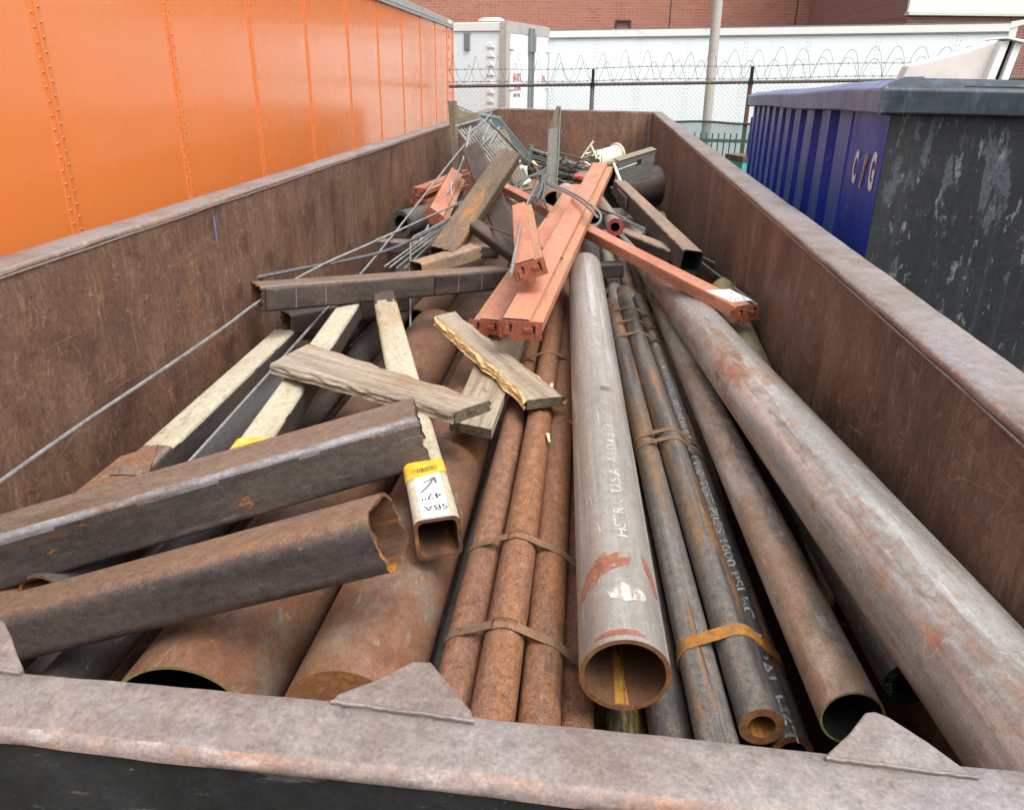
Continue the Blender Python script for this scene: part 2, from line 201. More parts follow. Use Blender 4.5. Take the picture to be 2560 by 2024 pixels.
m_flake = mat('flaking_black_paint', (.014, .016, .019, 1), [((.045, .045, .042, 1), (1.2, 1.2, .6), .44, .7, .8), ((.06, .066, .072, 1), (24, 24, .8), .53, .75, .5), ((.075, .088, .104, 1), (15, 15, 4.5), .575, .62, .75), ((.2, .215, .23, 1), (30, 30, 10), .61, .66, .65), ((.02, .022, .026, 1), (26, 26, 16), .54, .62, .65), ((.3, .31, .31, 1), (50, 50, 26), .67, .73, .4), (srgb(140, 90, 60), (12, 12, 9), .69, .71, .8)], rough=(.36, .58), bump=.25, dents=((5, 5, 3), .12), k=.95, grit=.25)
m_rustmark = mat('rust_scar', srgb(140, 90, 62), [(srgb(200, 150, 120), (30, 30, 30), .55, .66, .7)], rough=(.7, .9), bump=.2)
m_wedge = mat('pale_hopper_paint', srgb(214, 206, 198), [(srgb(200, 192, 184), (2, 2, 2), .46, .66, .6)], rough=(.4, .6), bump=.02, grit=0)
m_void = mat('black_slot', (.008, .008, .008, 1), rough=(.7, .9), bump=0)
m_teal = mat('teal_paint', srgb(70, 166, 140), [(srgb(90, 180, 156), (6, 6, 6), .5, .7, .6)], rough=(.5, .7), bump=.05)
m_picket = mat('green_black_iron', srgb(44, 64, 58), rough=(.5, .7), bump=0)
m_asphalt = mat('asphalt', (.05, .05, .05, 1), [((.075, .073, .07, 1), (.6, .6, .6), .45, .65, .7), ((.03, .03, .03, 1), (40, 40, 40), .5, .7, .6), ((.09, .085, .08, 1), (90, 90, 90), .62, .72, .6)], rough=(.8, .95), bump=.5, bs=(90, 90, 90))
m_stone = mat('pale_stone', srgb(206, 204, 190), [(srgb(186, 184, 168), (2, 9, 9), .5, .7, .6)], rough=(.7, .9), bump=.1)
m_infill = mat('whitened_window', srgb(230, 236, 236), [(srgb(216, 226, 226), (1, 1, 1), .5, .7, .6)], rough=(.4, .6), bump=0)
m_chip = mat('pale_wood_chip', srgb(220, 196, 160), rough=(.8, .9), bump=0)

def brick(name, c1, c2, mortar, wid, hgt, blotch):
    m = bpy.data.materials.new(name); m.use_nodes = True; nt = m.node_tree; N = nt.nodes; L = nt.links; b = N['Principled BSDF']
    tc = N.new('ShaderNodeTexCoord'); sp = N.new('ShaderNodeSeparateXYZ'); cb = N.new('ShaderNodeCombineXYZ')
    L.new(tc.outputs['Object'], sp.inputs[0]); L.new(sp.outputs[0], cb.inputs[0]); L.new(sp.outputs[2], cb.inputs[1])
    t = N.new('ShaderNodeTexBrick'); L.new(cb.outputs[0], t.inputs['Vector'])
    t.inputs['Color1'].default_value = c1; t.inputs['Color2'].default_value = c2; t.inputs['Mortar'].default_value = mortar
    t.inputs['Scale'].default_value = 1; t.inputs['Mortar Size'].default_value = .010; t.inputs['Brick Width'].default_value = wid; t.inputs['Row Height'].default_value = hgt; t.inputs['Bias'].default_value = -.2
    n = N.new('ShaderNodeTexNoise'); n.inputs['Scale'].default_value = .55; n.inputs['Detail'].default_value = 6; L.new(tc.outputs['Object'], n.inputs['Vector'])
    n2 = N.new('ShaderNodeTexNoise'); n2.inputs['Scale'].default_value = 1.0; n2.inputs['Detail'].default_value = 4
    mp = N.new('ShaderNodeMapping'); mp.inputs['Scale'].default_value = (1.6, 1, 7.5); L.new(tc.outputs['Object'], mp.inputs[0]); L.new(mp.outputs[0], n2.inputs['Vector'])
    col = t.outputs['Color']
    for src, lo, hi, am, cc in ((n, .45, .7, .5, blotch), (n2, .58, .72, .5, mortar)):
        r = N.new('ShaderNodeMapRange'); r.inputs[1].default_value = lo; r.inputs[2].default_value = hi; r.inputs[4].default_value = am; L.new(src.outputs['Fac'], r.inputs[0])
        mx = N.new('ShaderNodeMix'); mx.data_type = 'RGBA'; L.new(r.outputs[0], mx.inputs[0]); L.new(col, mx.inputs[6]); mx.inputs[7].default_value = cc; col = mx.outputs[2]
    L.new(col, b.inputs['Base Color']); b.inputs['Roughness'].default_value = .9
    return m
m_brick = brick('red_brick', srgb(170, 112, 94), srgb(152, 98, 82), srgb(180, 140, 122), .42, .14, srgb(166, 118, 98))
m_brick2 = brick('dark_brick', srgb(138, 94, 82), srgb(112, 78, 70), srgb(160, 124, 112), .24, .085, srgb(126, 98, 84))

# ------------------------------------------------------------------ mesh helpers
class MB:
    def __init__(s): s.v = []; s.f = []; s.m = []
    def add(s, vs, fs, mi=0):
        o = len(s.v); s.v += [tuple(q) for q in vs]; s.f += [tuple(o+i for i in f) for f in fs]; s.m += [mi]*len(fs) if isinstance(mi, int) else list(mi)
    def box(s, lo, hi, mi=0, mx=None):
        vs = [V((x, y, z)) for x in (lo[0], hi[0]) for y in (lo[1], hi[1]) for z in (lo[2], hi[2])]
        if mx: vs = [mx @ q for q in vs]
        s.add(vs, [(0, 1, 3, 2), (4, 6, 7, 5), (0, 4, 5, 1), (2, 3, 7, 6), (0, 2, 6, 4), (1, 5, 7, 3)], mi)
    def hexa(s, b, t, mi=0):
        s.add(list(b)+list(t), [(3, 2, 1, 0), (4, 5, 6, 7), (0, 1, 5, 4), (1, 2, 6, 5), (2, 3, 7, 6), (3, 0, 4, 7)], mi)
    def tube(s, pts, r, n=8, mi=0, cap=True):
        pts = [V(p) for p in pts]; o = len(s.v); ref = None
        for i, p in enumerate(pts):
            t = (pts[min(i+1, len(pts)-1)]-pts[max(i-1, 0)]).normalized()
            if ref is None: ref = V((0, 0, 1)) if abs(t.z) < .9 else V((1, 0, 0))
            x = (ref-t*ref.dot(t)).normalized(); ref = x; y = t.cross(x)
            for k in range(n):
                a = 2*math.pi*k/n; s.v.append(tuple(p+x*(r*math.cos(a))+y*(r*math.sin(a))))
        for i in range(len(pts)-1):
            for k in range(n):
                k2 = (k+1) % n; s.f.append((o+i*n+k, o+i*n+k2, o+(i+1)*n+k2, o+(i+1)*n+k)); s.m.append(mi)
        if cap:
            s.f.append(tuple(o+k for k in range(n))[::-1]); s.m.append(mi)
            e = o+(len(pts)-1)*n; s.f.append(tuple(e+k for k in range(n))); s.m.append(mi)
    def prism(s, poly, off, mi=0):
        n = len(poly); vs = [V(p) for p in poly]+[V(p)+V(off) for p in poly]
        s.add(vs, [tuple(range(n))[::-1], tuple(range(n, 2*n))]+[(i, (i+1) % n, n+(i+1) % n, n+i) for i in range(n)], mi)
    def ext(s, outer, inner, zs, jag=(0., 0.), fm=None, mi=(0, 1, 1), seed=0., bow=None):
        """hollow (or solid, inner None) profile along local Z; jag roughens the near and far cut"""
        n = len(outer); o = len(s.v); nzs = len(zs)
        def ring(prof, w_in):
            for i, z in enumerate(zs):
                for k, (x, y) in enumerate(prof):
                    zz = z
                    if i == 0 and jag[0]: zz += jag[0]*noise.noise(V((x*46+seed, y*46, seed)))+.55*jag[0]*noise.noise(V((x*170+seed, y*170, seed)))
                    if i == nzs-1 and jag[1]: zz += jag[1]*noise.noise(V((x*46+seed, y*46, 5+seed)))+.55*jag[1]*noise.noise(V((x*170+seed, y*170, seed)))
                    bx, by = bow(z) if bow else (0, 0)
                    s.v.append((x+bx, y+by, zz))
        ring(outer, 0)
        for i in range(nzs-1):
            for k in range(n):
                k2 = (k+1) % n
                s.f.append((o+i*n+k, o+i*n+k2, o+(i+1)*n+k2, o+(i+1)*n+k)); s.m.append(fm(k, i, zs[i]) if fm else mi[0])
        e = o+(nzs-1)*n
        if inner is None:
            s.f.append(tuple(o+k for k in range(n))[::-1]); s.m.append(mi[2]); s.f.append(tuple(e+k for k in range(n))); s.m.append(mi[2]); return
        p = len(s.v); ring(inner, 1); pe = p+(nzs-1)*n
        for i in range(nzs-1):
            for k in range(n):
                k2 = (k+1) % n
                s.f.append((p+i*n+k2, p+i*n+k, p+(i+1)*n+k, p+(i+1)*n+k2)); s.m.append(mi[1])
        for k in range(n):
            k2 = (k+1) % n
            s.f.append((o+k2, o+k, p+k, p+k2)); s.m.append(mi[2]); s.f.append((e+k, e+k2, pe+k2, pe+k)); s.m.append(mi[2])
    def build(s, name, mats, parent=None, mx=None, smooth=40, bevel=0):
        me = bpy.data.meshes.new(name); me.from_pydata(s.v, [], s.f); me.validate()
        for m in (mats if isinstance(mats, (list, tuple)) else [mats]): me.materials.append(m)
        if len(me.polygons) == len(s.m): me.polygons.foreach_set('material_index', s.m)
        if smooth:
            me.polygons.foreach_set('use_smooth', [True]*len(me.polygons)); me.set_sharp_from_angle(angle=R(smooth))
        me.update()
        ob = bpy.data.objects.new(name, me); C.objects.link(ob)
        if parent: ob.parent = parent
        if mx: ob.matrix_local = mx
        if bevel:
            b = ob.modifiers.new('bevel', 'BEVEL'); b.width = bevel; b.segments = 2; b.limit_method = 'ANGLE'
        return ob

def tag(o, label, cat, group=None):
    o['label'] = label; o['category'] = cat
    if group: o['group'] = group
    return o
def empty(name, mx=None):
    o = bpy.data.objects.new(name, None); C.objects.link(o); o.empty_display_size = .1
    if mx: o.matrix_world = mx
    return o
def struct(o): o['kind'] = 'structure'; return o
def xf(p0, p1, upv=(0, 0, 1), roll=0):
    p0, p1 = V(p0), V(p1); z = (p1-p0).normalized(); u = V(upv); y = (u-z*u.dot(z)).normalized(); x = y.cross(z)
    m = M(((x.x, y.x, z.x, p0.x), (x.y, y.y, z.y, p0.y), (x.z, y.z, z.z, p0.z), (0, 0, 0, 1)))
    return m @ M.Rotation(roll, 4, 'Z') if roll else m
def circ(r, n=48): return [(r*math.cos(2*math.pi*k/n), r*math.sin(2*math.pi*k/n)) for k in range(n)]
def rrect(w, h, r, n=5):
    out = []
    for cx, cy, a0 in ((w/2-r, h/2-r, 0), (-w/2+r, h/2-r, 90), (-w/2+r, -h/2+r, 180), (w/2-r, -h/2+r, 270)):
        for k in range(n+1):
            a = R(a0+90*k/n); out.append((cx+r*math.cos(a), cy+r*math.sin(a)))
    # split the flats so rough cuts and paint edges have vertices to bend
    res = []
    for i, p in enumerate(out):
        q = out[(i+1) % len(out)]; res.append(p)
        d = math.dist(p, q)
        if d > .02:
            m_ = int(d/.007); res += [(p[0]+(q[0]-p[0])*j/m_, p[1]+(q[1]-p[1])*j/m_) for j in range(1, m_)]
    return res
def span(a, b, n): return [a+(b-a)*i/n for i in range(n+1)]

def pipe(label, p0, p1, r, wall, mats, name='steel_pipe', cat='pipe', group=None, n=48, bow=0., roll=0., jag=(0, 0), seg=6):
    L = (V(p1)-V(p0)).length; mb = MB()
    ph = rnd.uniform(0, 6.3)
    bf = (lambda z: (bow*math.sin(math.pi*z/L)*math.cos(ph), bow*math.sin(math.pi*z/L)*math.sin(ph))) if bow else None
    e = min(.0025, wall*.2)
    zs = span(0, L, seg)
    mb.ext(circ(r, n), circ(max(r-wall, .001), n), zs, mi=(0, 1, 2), jag=jag, seed=rnd.uniform(0, 50), bow=bf)
    o = mb.build(name, mats, None, xf(p0, p1, roll=roll))
    return tag(o, label, cat, group)

def textmesh(name, txt, size, mat_, mapf, parent, mx=None, cuts=2, stretch=1.0, align='LEFT', bold=0.):
    cu = bpy.data.curves.new(name, 'FONT'); cu.body = txt; cu.size = size; cu.align_x = align; cu.resolution_u = 3; cu.offset = bold
    t = bpy.data.objects.new(name, cu); C.objects.link(t)
    dg = bpy.context.evaluated_depsgraph_get(); me = bpy.data.meshes.new_from_object(t.evaluated_get(dg))
    bpy.data.objects.remove(t); bpy.data.curves.remove(cu)
    import bmesh
    bm = bmesh.new(); bm.from_mesh(me); bmesh.ops.triangulate(bm, faces=bm.faces)
    if cuts: bmesh.ops.subdivide_edges(bm, edges=bm.edges, cuts=cuts)
    for q in bm.verts: q.co = V(mapf(q.co.x*stretch, q.co.y))
    bm.normal_update(); bm.to_mesh(me); bm.free()
    me.materials.clear(); me.materials.append(mat_)
    o = bpy.data.objects.new(name, me); C.objects.link(o)
    if parent: o.parent = parent
    if mx: o.matrix_local = mx
    return o
def ribbon(pts, wid, nrm, h=.0):
    """flat stroke along pts in the plane with normal nrm"""
    vs, fs = [], []
    for i, p in enumerate(pts):
        t = (V(pts[min(i+1, len(pts)-1)])-V(pts[max(i-1, 0)])).normalized(); sidev = t.cross(V(nrm)).normalized()
        vs += [V(p)+sidev*wid/2, V(p)-sidev*wid/2]
        if i: fs.append((2*i-2, 2*i-1, 2*i+1, 2*i))
    return vs, fs
def smoothpts(pts, k=6):
    pts = [V(p) for p in pts]
    if len(pts) < 3: return pts
    out = []
    for i in range(len(pts)-1):
        a, b, c, d = pts[max(i-1, 0)], pts[i], pts[i+1], pts[min(i+2, len(pts)-1)]
        for j in range(k):
            t = j/k; out.append(.5*((2*b)+(c-a)*t+(2*a-5*b+4*c-d)*t*t+(3*b-3*c+d-a)*t**3))
    return out+[pts[-1]]
def rod(label, pts, r=.0055, m=None, sm=True, cat='rod', group='loose thin steel rods and conduits', name='steel_rod'):
    pts = [V(p) for p in pts]; o0 = pts[0]
    mb = MB(); mb.tube([p-o0 for p in (smoothpts(pts) if sm else pts)], r, 8)
    # dark hollow mouth at both ends is a ring of its own size
    o = mb.build(name, m or m_rod); o.location = o0
    return tag(o, label, cat, group)
# ------------------------------------------------------------------ ground
mb = MB(); mb.add([(-400, -300, 0), (400, -300, 0), (400, 600, 0), (-400, 600, 0)], [(0, 1, 2, 3)])
struct(mb.build('ground', m_asphalt, smooth=0))

# ------------------------------------------------------------------ the long open scrap bin
XL, XR, YN, YF, ZT, ZB = -1.569, .691, .505, 12.12, 2.60, 1.20
bin_ = empty('scrap_bin', M.Translation((0, 6, 0)))
tag(bin_, 'long open rusty brown scrap bin with black painted near end, filled with pipes', 'dumpster')
def wob(x, y, a=.004, s=1.7): return a*noise.noise(V((x*s, y*s, 3.3)))
def sheet(name, org, du, dv, nu, nv, off, mats, parent, amp=.006, thick=None):
    """gently dented plate: org + u*du + v*dv, second skin at off"""
    org, du, dv, off = V(org), V(du), V(dv), V(off); mb = MB(); n = off.normalized()
    for lay in (0, 1):
        for i in range(nu+1):
            for j in range(nv+1):
                p = org+du*(i/nu)+dv*(j/nv)
                k = amp*(noise.noise(p*1.1)+.5*noise.noise(p*2.7)) if (0 < j < nv) else 0
                mb.v.append(tuple(p+n*k+(off if lay else V())))
    w_ = nv+1; tot = (nu+1)*w_
    for i in range(nu):
        for j in range(nv):
            a = i*w_+j; q = (a, a+1, a+w_+1, a+w_)
            mb.f.append(q); mb.m.append(0); mb.f.append(tuple(tot+k for k in q[::-1])); mb.m.append(1)
    for i in range(nu):
        for j in (0, nv):
            a = i*w_+j; mb.f.append((a, a+w_, tot+a+w_, tot+a)); mb.m.append(0)
    for j in range(nv):
        for i in (0, nu):
            a = i*w_+j; mb.f.append((a, a+1, tot+a+1, tot+a)); mb.m.append(0)
    return mb.build(name, mats, parent, M.Translation((0, -6, 0)), smooth=60)
sheet('side_wall', (XL, YN-.03, ZB), (0, YF-YN+.06, 0), (0, 0, ZT-ZB-.012), 80, 14, (-.075, 0, 0), [m_in, m_black], bin_, .02)
sheet('side_wall', (XR, YN-.03, ZB), (0, YF-YN+.06, 0), (0, 0, ZT-ZB-.012), 80, 14, (.075, 0, 0), [m_in, m_black], bin_, .016)
sheet('end_wall', (XL, YF, ZB), (XR-XL, 0, 0), (0, 0, ZT-ZB-.012), 14, 10, (0, .075, 0), [m_in, m_black], bin_, .012)
sheet('end_wall', (XL, YN, ZB), (XR-XL, 0, 0), (0, 0, ZT-ZB-.014), 14, 10, (0, -.030, 0), [m_in, m_in], bin_, .006)
sheet('outer_panel', (XL-.1, YN-.063, .3), (XR-XL+.23, 0, 0), (0, 0, ZT-.3-.0195), 30, 14, (0, .02, 0), [m_black, m_black], bin_, .006)
mb = MB(); mb.box((XL-.07, YN-.02, ZB-.06), (XR+.07, YF+.07, ZB-.002)); mb.build('floor_plate', m_in, bin_, M.Translation((0, -6, 0)))
mb = MB()
for x in (XL+.3, XR-.4):
    mb.box((x, .8, 0), (x+.15, YF-.2, ZB-.062))
mb.build('skid_rail', m_black, bin_, M.Translation((0, -6, 0)))
def rim(x0, y0, x1, y1, prof, mats, n, split):
    """profile (across, z) swept along a line; across is to the right of the direction"""
    d = V((x1-x0, y1-y0, 0)); L = d.length; d.normalize(); rgt = V((d.y, -d.x, 0)); mb = MB(); k = len(prof)
    for i in range(n+1):
        p = V((x0, y0, 0))+d*(L*i/n)
        for j, (a, z) in enumerate(prof):
            jz = .0025*noise.noise(V((p.x*2.2+j*.35, p.y*2.2, z)))+.0006*noise.noise(V((p.x*17, p.y*17, j*.9)))
            ja = .003*noise.noise(V((p.x*6, p.y*6, 7.+j*.3)))+.0008*noise.noise(V((p.x*33, p.y*33, 9.+j)))
            q = p+rgt*(a+ja); mb.v.append((q.x, q.y, z+jz))
    for i in range(n):
        for j in range(k):
            j2 = (j+1) % k; mb.f.append((i*k+j, i*k+j2, (i+1)*k+j2, (i+1)*k+j)); mb.m.append(split[j])
    mb.f.append(tuple(range(k))[::-1]); mb.m.append(0); mb.f.append(tuple(n*k+j for j in range(k))); mb.m.append(0)
    return mb.build('top_rim', mats, bin_, M.Translation((0, -6, 0)), smooth=50)
# near rim, swept left to right: across < 0 is the inside of the bin
P = [(-.0, ZT-.020), (-.001, ZT-.004), (.004, ZT), (.020, ZT+.001), (.040, ZT+.001), (.056, ZT), (.061, ZT-.0015), (.0655, ZT-.005), (.068, ZT-.010), (.068, ZT-.016), (.064, ZT-.019), (.045, ZT-.019), (.03, ZT-.019)]
rim(XL-.1, YN, XR+.12, YN, P, [m_rim, m_edge], 260, [0, 0, 0, 0, 0, 0, 1, 1, 1, 1, 0, 0, 0])
def sideP(wd): return [(0, ZT-.018), (-.0035, ZT-.015), (-.0035, ZT-.006), (.002, ZT), (.03, ZT+.002), (wd*.6, ZT+.001), (wd-.01, ZT), (wd, ZT-.01), (wd, ZT-.09), (wd-.012, ZT-.092)]
rim(XR, YN+.004, XR, YF+.07, [(a, z) for a, z in sideP(.135)][::-1], [m_rim, m_edge], 300, [0, 0, 0, 0, 0, 0, 1, 1, 1, 0])
rim(XL, YF+.07, XL, YN+.004, [(a, z) for a, z in sideP(.115)][::-1], [m_rim, m_edge], 300, [0, 0, 0, 0, 0, 0, 1, 1, 1, 0])
rim(XR-.006, YF, XL+.006, YF, [(0, ZT-.02), (0, ZT-.003), (.005, ZT+.003), (.06, ZT+.003), (.07, ZT-.01), (.07, ZT-.05)], [m_rim, m_edge], 40, [0]*6)
# weld bead under the side rims
for x, s in ((XR, -1), (XL, 1)):
    mb = MB(); mb.tube([(x+s*.003, y, ZT-.021+wob(y, 0, .003, 4)) for y in span(YN+.06, YF-.02, 300)], .003, 6); mb.build('weld_bead', m_edge, bin_, M.Translation((0, -6, 0)))
mb = MB(); mb.box((XR-.05, YF-.045, ZB), (XR-.002, YF-.002, ZT-.015)); mb.build('corner_post', m_galv if 0 else m_rim, bin_, M.Translation((0, -6, 0)))
# triangular plates welded on the near rim, tipped up a little towards the load
def gusset(pts, rise):
    mb = MB(); base = YN-.006; rows = []
    top = []
    for x, y, z in pts:
        top.append(V((x, y, ZT+.0035+max(0, (y-base))*rise)))
    n = len(top); bot = [p-V((0, 0, .014)) for p in top]
    mb.add(top+bot, [tuple(range(n)), tuple(range(n, 2*n))[::-1]]+[(i, n+i, n+(i+1) % n, (i+1) % n) for i in range(n)])
    g = mb.build('gusset_plate', m_rim, bin_, M.Translation((0, -6, 0)), smooth=0, bevel=.002)
    w_ = MB(); a, b = top[0], top[-1]
    w_.tube([a+(b-a)*t+V((0, .0012*noise.noise(V((t*14, pts[0][0], 0))), .0006)) for t in span(0, 1, 40)], .0016, 6)
    w_.build('weld_bead', m_rim, g)
gusset([(-.205, .500, 0), (-.203, .509, 0), (-.172, .531, 0), (-.146, .556, 0), (-.129, .5575, 0), (-.105, .530, 0), (-.084, .507, 0), (-.078, .494, 0)], .05)
gusset([(.208, .492, 0), (.211, .498, 0), (.235, .522, 0), (.2535, .545, 0), (.262, .5475, 0), (.272, .543, 0), (.297, .519, 0), (.323, .487, 0)], .05)
gusset([(-.66, .502, 0), (-.63, .540, 0), (-.575, .570, 0), (-.553, .559, 0), (-.532, .541, 0), (-.512, .521, 0), (-.494, .505, 0), (-.492, .498, 0)], .05)
# blue chalk tick and pale scars on the left wall
mb = MB(); vs, fs = ribbon([(XL+.012, 3.07, 2.545), (XL+.012, 3.075, 2.50), (XL+.012, 3.07, 2.445)], .012, (1, 0, 0)); mb.add(vs, fs); mb.build('chalk_tick', mat('blue_chalk', srgb(92, 112, 150), rough=(.8, .9), bump=0), bin_, M.Translation((0, -6, 0)), smooth=0)

# ------------------------------------------------------------------ orange trailer on the left
tr = empty('orange_trailer', M.Translation((-2.747, 15, 0)) @ M.Rotation(math.atan2(.045, .999), 4, 'Z'))
tag(tr, 'bright orange box trailer with riveted seams and grey top rail, standing left of the bin', 'trailer')
ZTR = 3.775; LT = 15.2      # local: front face at x=0, near end at y=-LT, far end y=0
mb = MB()
ny, nzv = 60, 16
mb.box((-2.5, -LT, .35), (-.004, 0, ZTR))
mb.build('trailer_box', m_orangetr, tr, smooth=0)
seams = [14.87-1.222*k for k in range(1, 14)]
ys = [0.0]+[-(15-y) for y in (14.32, 13.05, 11.72, 10.42, 9.08, 7.82, 6.55, 5.37, 4.23, 3.13, 1.9, .7)]+[-LT]
for i in range(len(ys)-1):
    a, b = ys[i], ys[i+1]; mb = MB()
    nu, nv = 10, 14
    for iu in range(nu+1):
        for iv in range(nv+1):
            u, v = iu/nu, iv/nv
            x = .0045*math.sin(math.pi*u)*math.sin(math.pi*min(1, v*1.02))*(1+.6*noise.noise(V((i*3.1, v*3, u))))
            mb.v.append((x, a+(b-a)*u, .4+(ZTR-.42)*v))
    for iu in range(nu):
        for iv in range(nv):
            q = iu*(nv+1)+iv; mb.f.append((q, q+nv+1, q+nv+2, q+1)); mb.m.append(0)
    mb.build('side_panel', m_orangetr, tr, smooth=180)
def dome(mb, c, r, nrm_x=1., n=6):
    c = V(c); o = len(mb.v)
    for rr, h in ((1, 0), (.75, .45), (.3, .7)):
        for k in range(n):
            a = 2*math.pi*k/n; mb.v.append((c.x+nrm_x*h*r, c.y+rr*r*math.cos(a), c.z+rr*r*math.sin(a)))
    for i in range(2):
        for k in range(n):
            k2 = (k+1) % n; mb.f.append((o+i*n+k, o+i*n+k2, o+(i+1)*n+k2, o+(i+1)*n+k)); mb.m.append(0)
    mb.f.append(tuple(o+2*n+k for k in range(n))); mb.m.append(0)
for y in ys[1:-1]:
    mb = MB(); mb.box((-.003, y-.040, .4), (.0035, y+.040, ZTR-.005)); mb.box((.0036, y-.006, .4), (.010, y+.006, ZTR-.005))
    st = mb.build('seam_strip', m_orseam, tr, smooth=0, bevel=.0015)
    mb = MB()
    for k in range(62):
        for dy in (-.024, .024): dome(mb, (.0036, y+dy, .45+k*.0535+(.02 if dy > 0 else 0)), .006)
    mb.build('rivet_row', m_rivet, st)
mb = MB(); mb.box((-2.52, -LT-.01, ZTR-.004), (.022, .03, ZTR+.12)); mb.box((.0222, -LT, ZTR+.035), (.028, .028, ZTR+.05)); mb.build('top_rail', m_alu, tr, bevel=.006)
mb = MB(); mb.box((-.06, .002, .35), (.016, .06, ZTR+.118)); mb.build('corner_post', m_orseam, tr, bevel=.004)
mb = MB(); mb.box((.0225, -.62, ZTR+.055), (.0265, -.22, ZTR+.105)); mb.build('marker_plate', m_wtr2, tr, smooth=0)
mb = MB()
for k in range(16): mb.box((.004, -.44, .9+k*.18), (.0075, -.30, .96+k*.18))
mb.build('stamped_tab', m_orseam, tr, smooth=0, bevel=.001)

# ------------------------------------------------------------------ white trailers behind the fence
def box_from_top(tops, zb): return [V((p[0], p[1], zb)) for p in tops], [V(p) for p in tops]
def vd(a, b): return (V(b)-V(a))
lt = empty('white_trailer', M.Translation((2, 19, 0))); MT = M.Translation((-2, -19, 0))
tag(lt, 'long white semi trailer with riveted side, parked beyond the razor wire fence', 'trailer')
a, b = V((-2.082, 20.200, 3.963)), V((7.955, 18.300, 4.143))
dxy = V((b.x-a.x, b.y-a.y, 0)).normalized(); bk = V((-dxy.y, dxy.x, 0)); H = V((0, 0, 1)); F_ = -bk
mb = MB(); bb = [V((p.x, p.y, .5)) for p in (a, b, b+bk*2.5, a+bk*2.5)]; tt = [a-H*.155, b-H*.155, b+bk*2.5-H*.155, a+bk*2.5-H*.155]
mb.hexa(bb, tt); mb.build('trailer_box', m_wtr, lt, MT, smooth=0)
mb = MB(); o = F_*.03; mb.hexa([a-H*.153+o, b-H*.153+o, b+bk*2.5-H*.153, a+bk*2.5-H*.153], [a+o, b+o, b+bk*2.5, a+bk*2.5]); mb.build('top_rail', m_wtr2, lt, MT, smooth=0, bevel=.012)
mb = MB(); o = F_*.034; mb.hexa([a-H*.172+o, b-H*.172+o, b-H*.172, a-H*.172], [a-H*.155+o, b-H*.155+o, b-H*.155, a-H*.155]); mb.hexa([a+H*.001+o, b+H*.001+o, b+bk*.2+H*.001, a+bk*.2+H*.001], [a+H*.022+o, b+H*.022+o, b+bk*.2+H*.022, a+bk*.2+H*.022]); mb.build('rail_lip', m_seal, lt, MT, smooth=0)
Ltot = (b-a).length
for px in (1403, 1540, 1666, 1804, 1951, 2103, 2262, 2432):
    f = (px-1300)/(2527-1300); f = f*(20.2*1)/(20.2*f+18.3*(1-f)) if 0 else f
    # perspective-true position along the side
    p = V((0, 0, 0)); best = min(range(0, 2001), key=lambda i: abs(px-(1300+(2527-1300)*(i/2000)/((i/2000)+(1-i/2000)*(18.3/20.2)))))
    p = a+(b-a)*(best/2000)
    mb = MB()
    for k in range(38):
        for s in (-.035, .035):
            c = p-H*(.22+k*.085)+dxy*s+F_*.001; q = .009
            vs = [c+dxy*q*math.cos(t)+H*q*math.sin(t) for t in span(0, 2*math.pi, 6)[:-1]]; vs2 = [v+F_*.006-(v-c)*.4 for v in vs]
            mb.add(vs+vs2, [(i, (i+1) % 6, 6+(i+1) % 6, 6+i) for i in range(6)]+[tuple(range(6, 12))])
    mb.build('rivet_row', m_seal, lt, MT, smooth=0)
mb = MB(); mb.hexa([V((b.x, b.y, .5))+F_*.02, V((b.x, b.y, .5))+dxy*.14+F_*.02, V((b.x, b.y, .5))+dxy*.14+bk*2.5, V((b.x, b.y, .5))+bk*2.5], [b+F_*.02+H*.02, b+dxy*.14+F_*.02+H*.02, b+dxy*.14+bk*2.5+H*.02, b+bk*2.5+H*.02]); mb.build('corner_post', m_wtr2, lt, MT, smooth=0, bevel=.01)
mb = MB(); mb.hexa([b+F_*.03-H*.10, b+dxy*.24+F_*.03-H*.02, b+dxy*.24+bk*.3-H*.02, b+bk*.3-H*.10], [b+F_*.03+H*.03, b+dxy*.30+F_*.03+H*.08, b+dxy*.30+bk*.3+H*.08, b+bk*.3+H*.03]); mb.build('corner_cap', m_wtr2, lt, MT, smooth=0)

ct = empty('box_trailer', M.Translation((-2.3, 17, 0))); MT = M.Translation((2.3, -17, 0))
tag(ct, 'white box trailer with red lettered rear doors, just right of the orange trailer', 'trailer')
c0 = V((-2.001, 16.800, 3.974)); c1 = V((-1.341, 19.150, 3.962)); cL = V((-3.251, 17.300, 3.980))
dd = V((c1.x-c0.x, c1.y-c0.y, 0)).normalized(); ds = V((cL.x-c0.x, cL.y-c0.y, 0)).normalized(); wd = V((c1.x-c0.x, c1.y-c0.y, 0)).length
od = V((dd.y, -dd.x, 0)); os_ = V((-ds.y, ds.x, 0)); os_ = os_ if os_.y < 0 else -os_
zc = c0.z; far = ds*9
def col(p, z): return V((p.x, p.y, z))
mb = MB(); base = [col(c0, .5), col(c1, .5), col(c1, .5)+far, col(c0, .5)+far]; mb.hexa(base, [q+H*(zc-.16-.5) for q in base]); mb.build('trailer_box', m_wtr, ct, MT, smooth=0)
mb = MB(); base = [col(c0, zc-.158)+os_*.03, col(c1, zc-.158)+od*.02, col(c1, zc-.158)+far, col(c0, zc-.158)+far+os_*.03]; mb.hexa(base, [q+H*.158 for q in base]); mb.build('top_rail', m_wtr2, ct, MT, smooth=0, bevel=.012)
mb = MB(); e = os_*.035
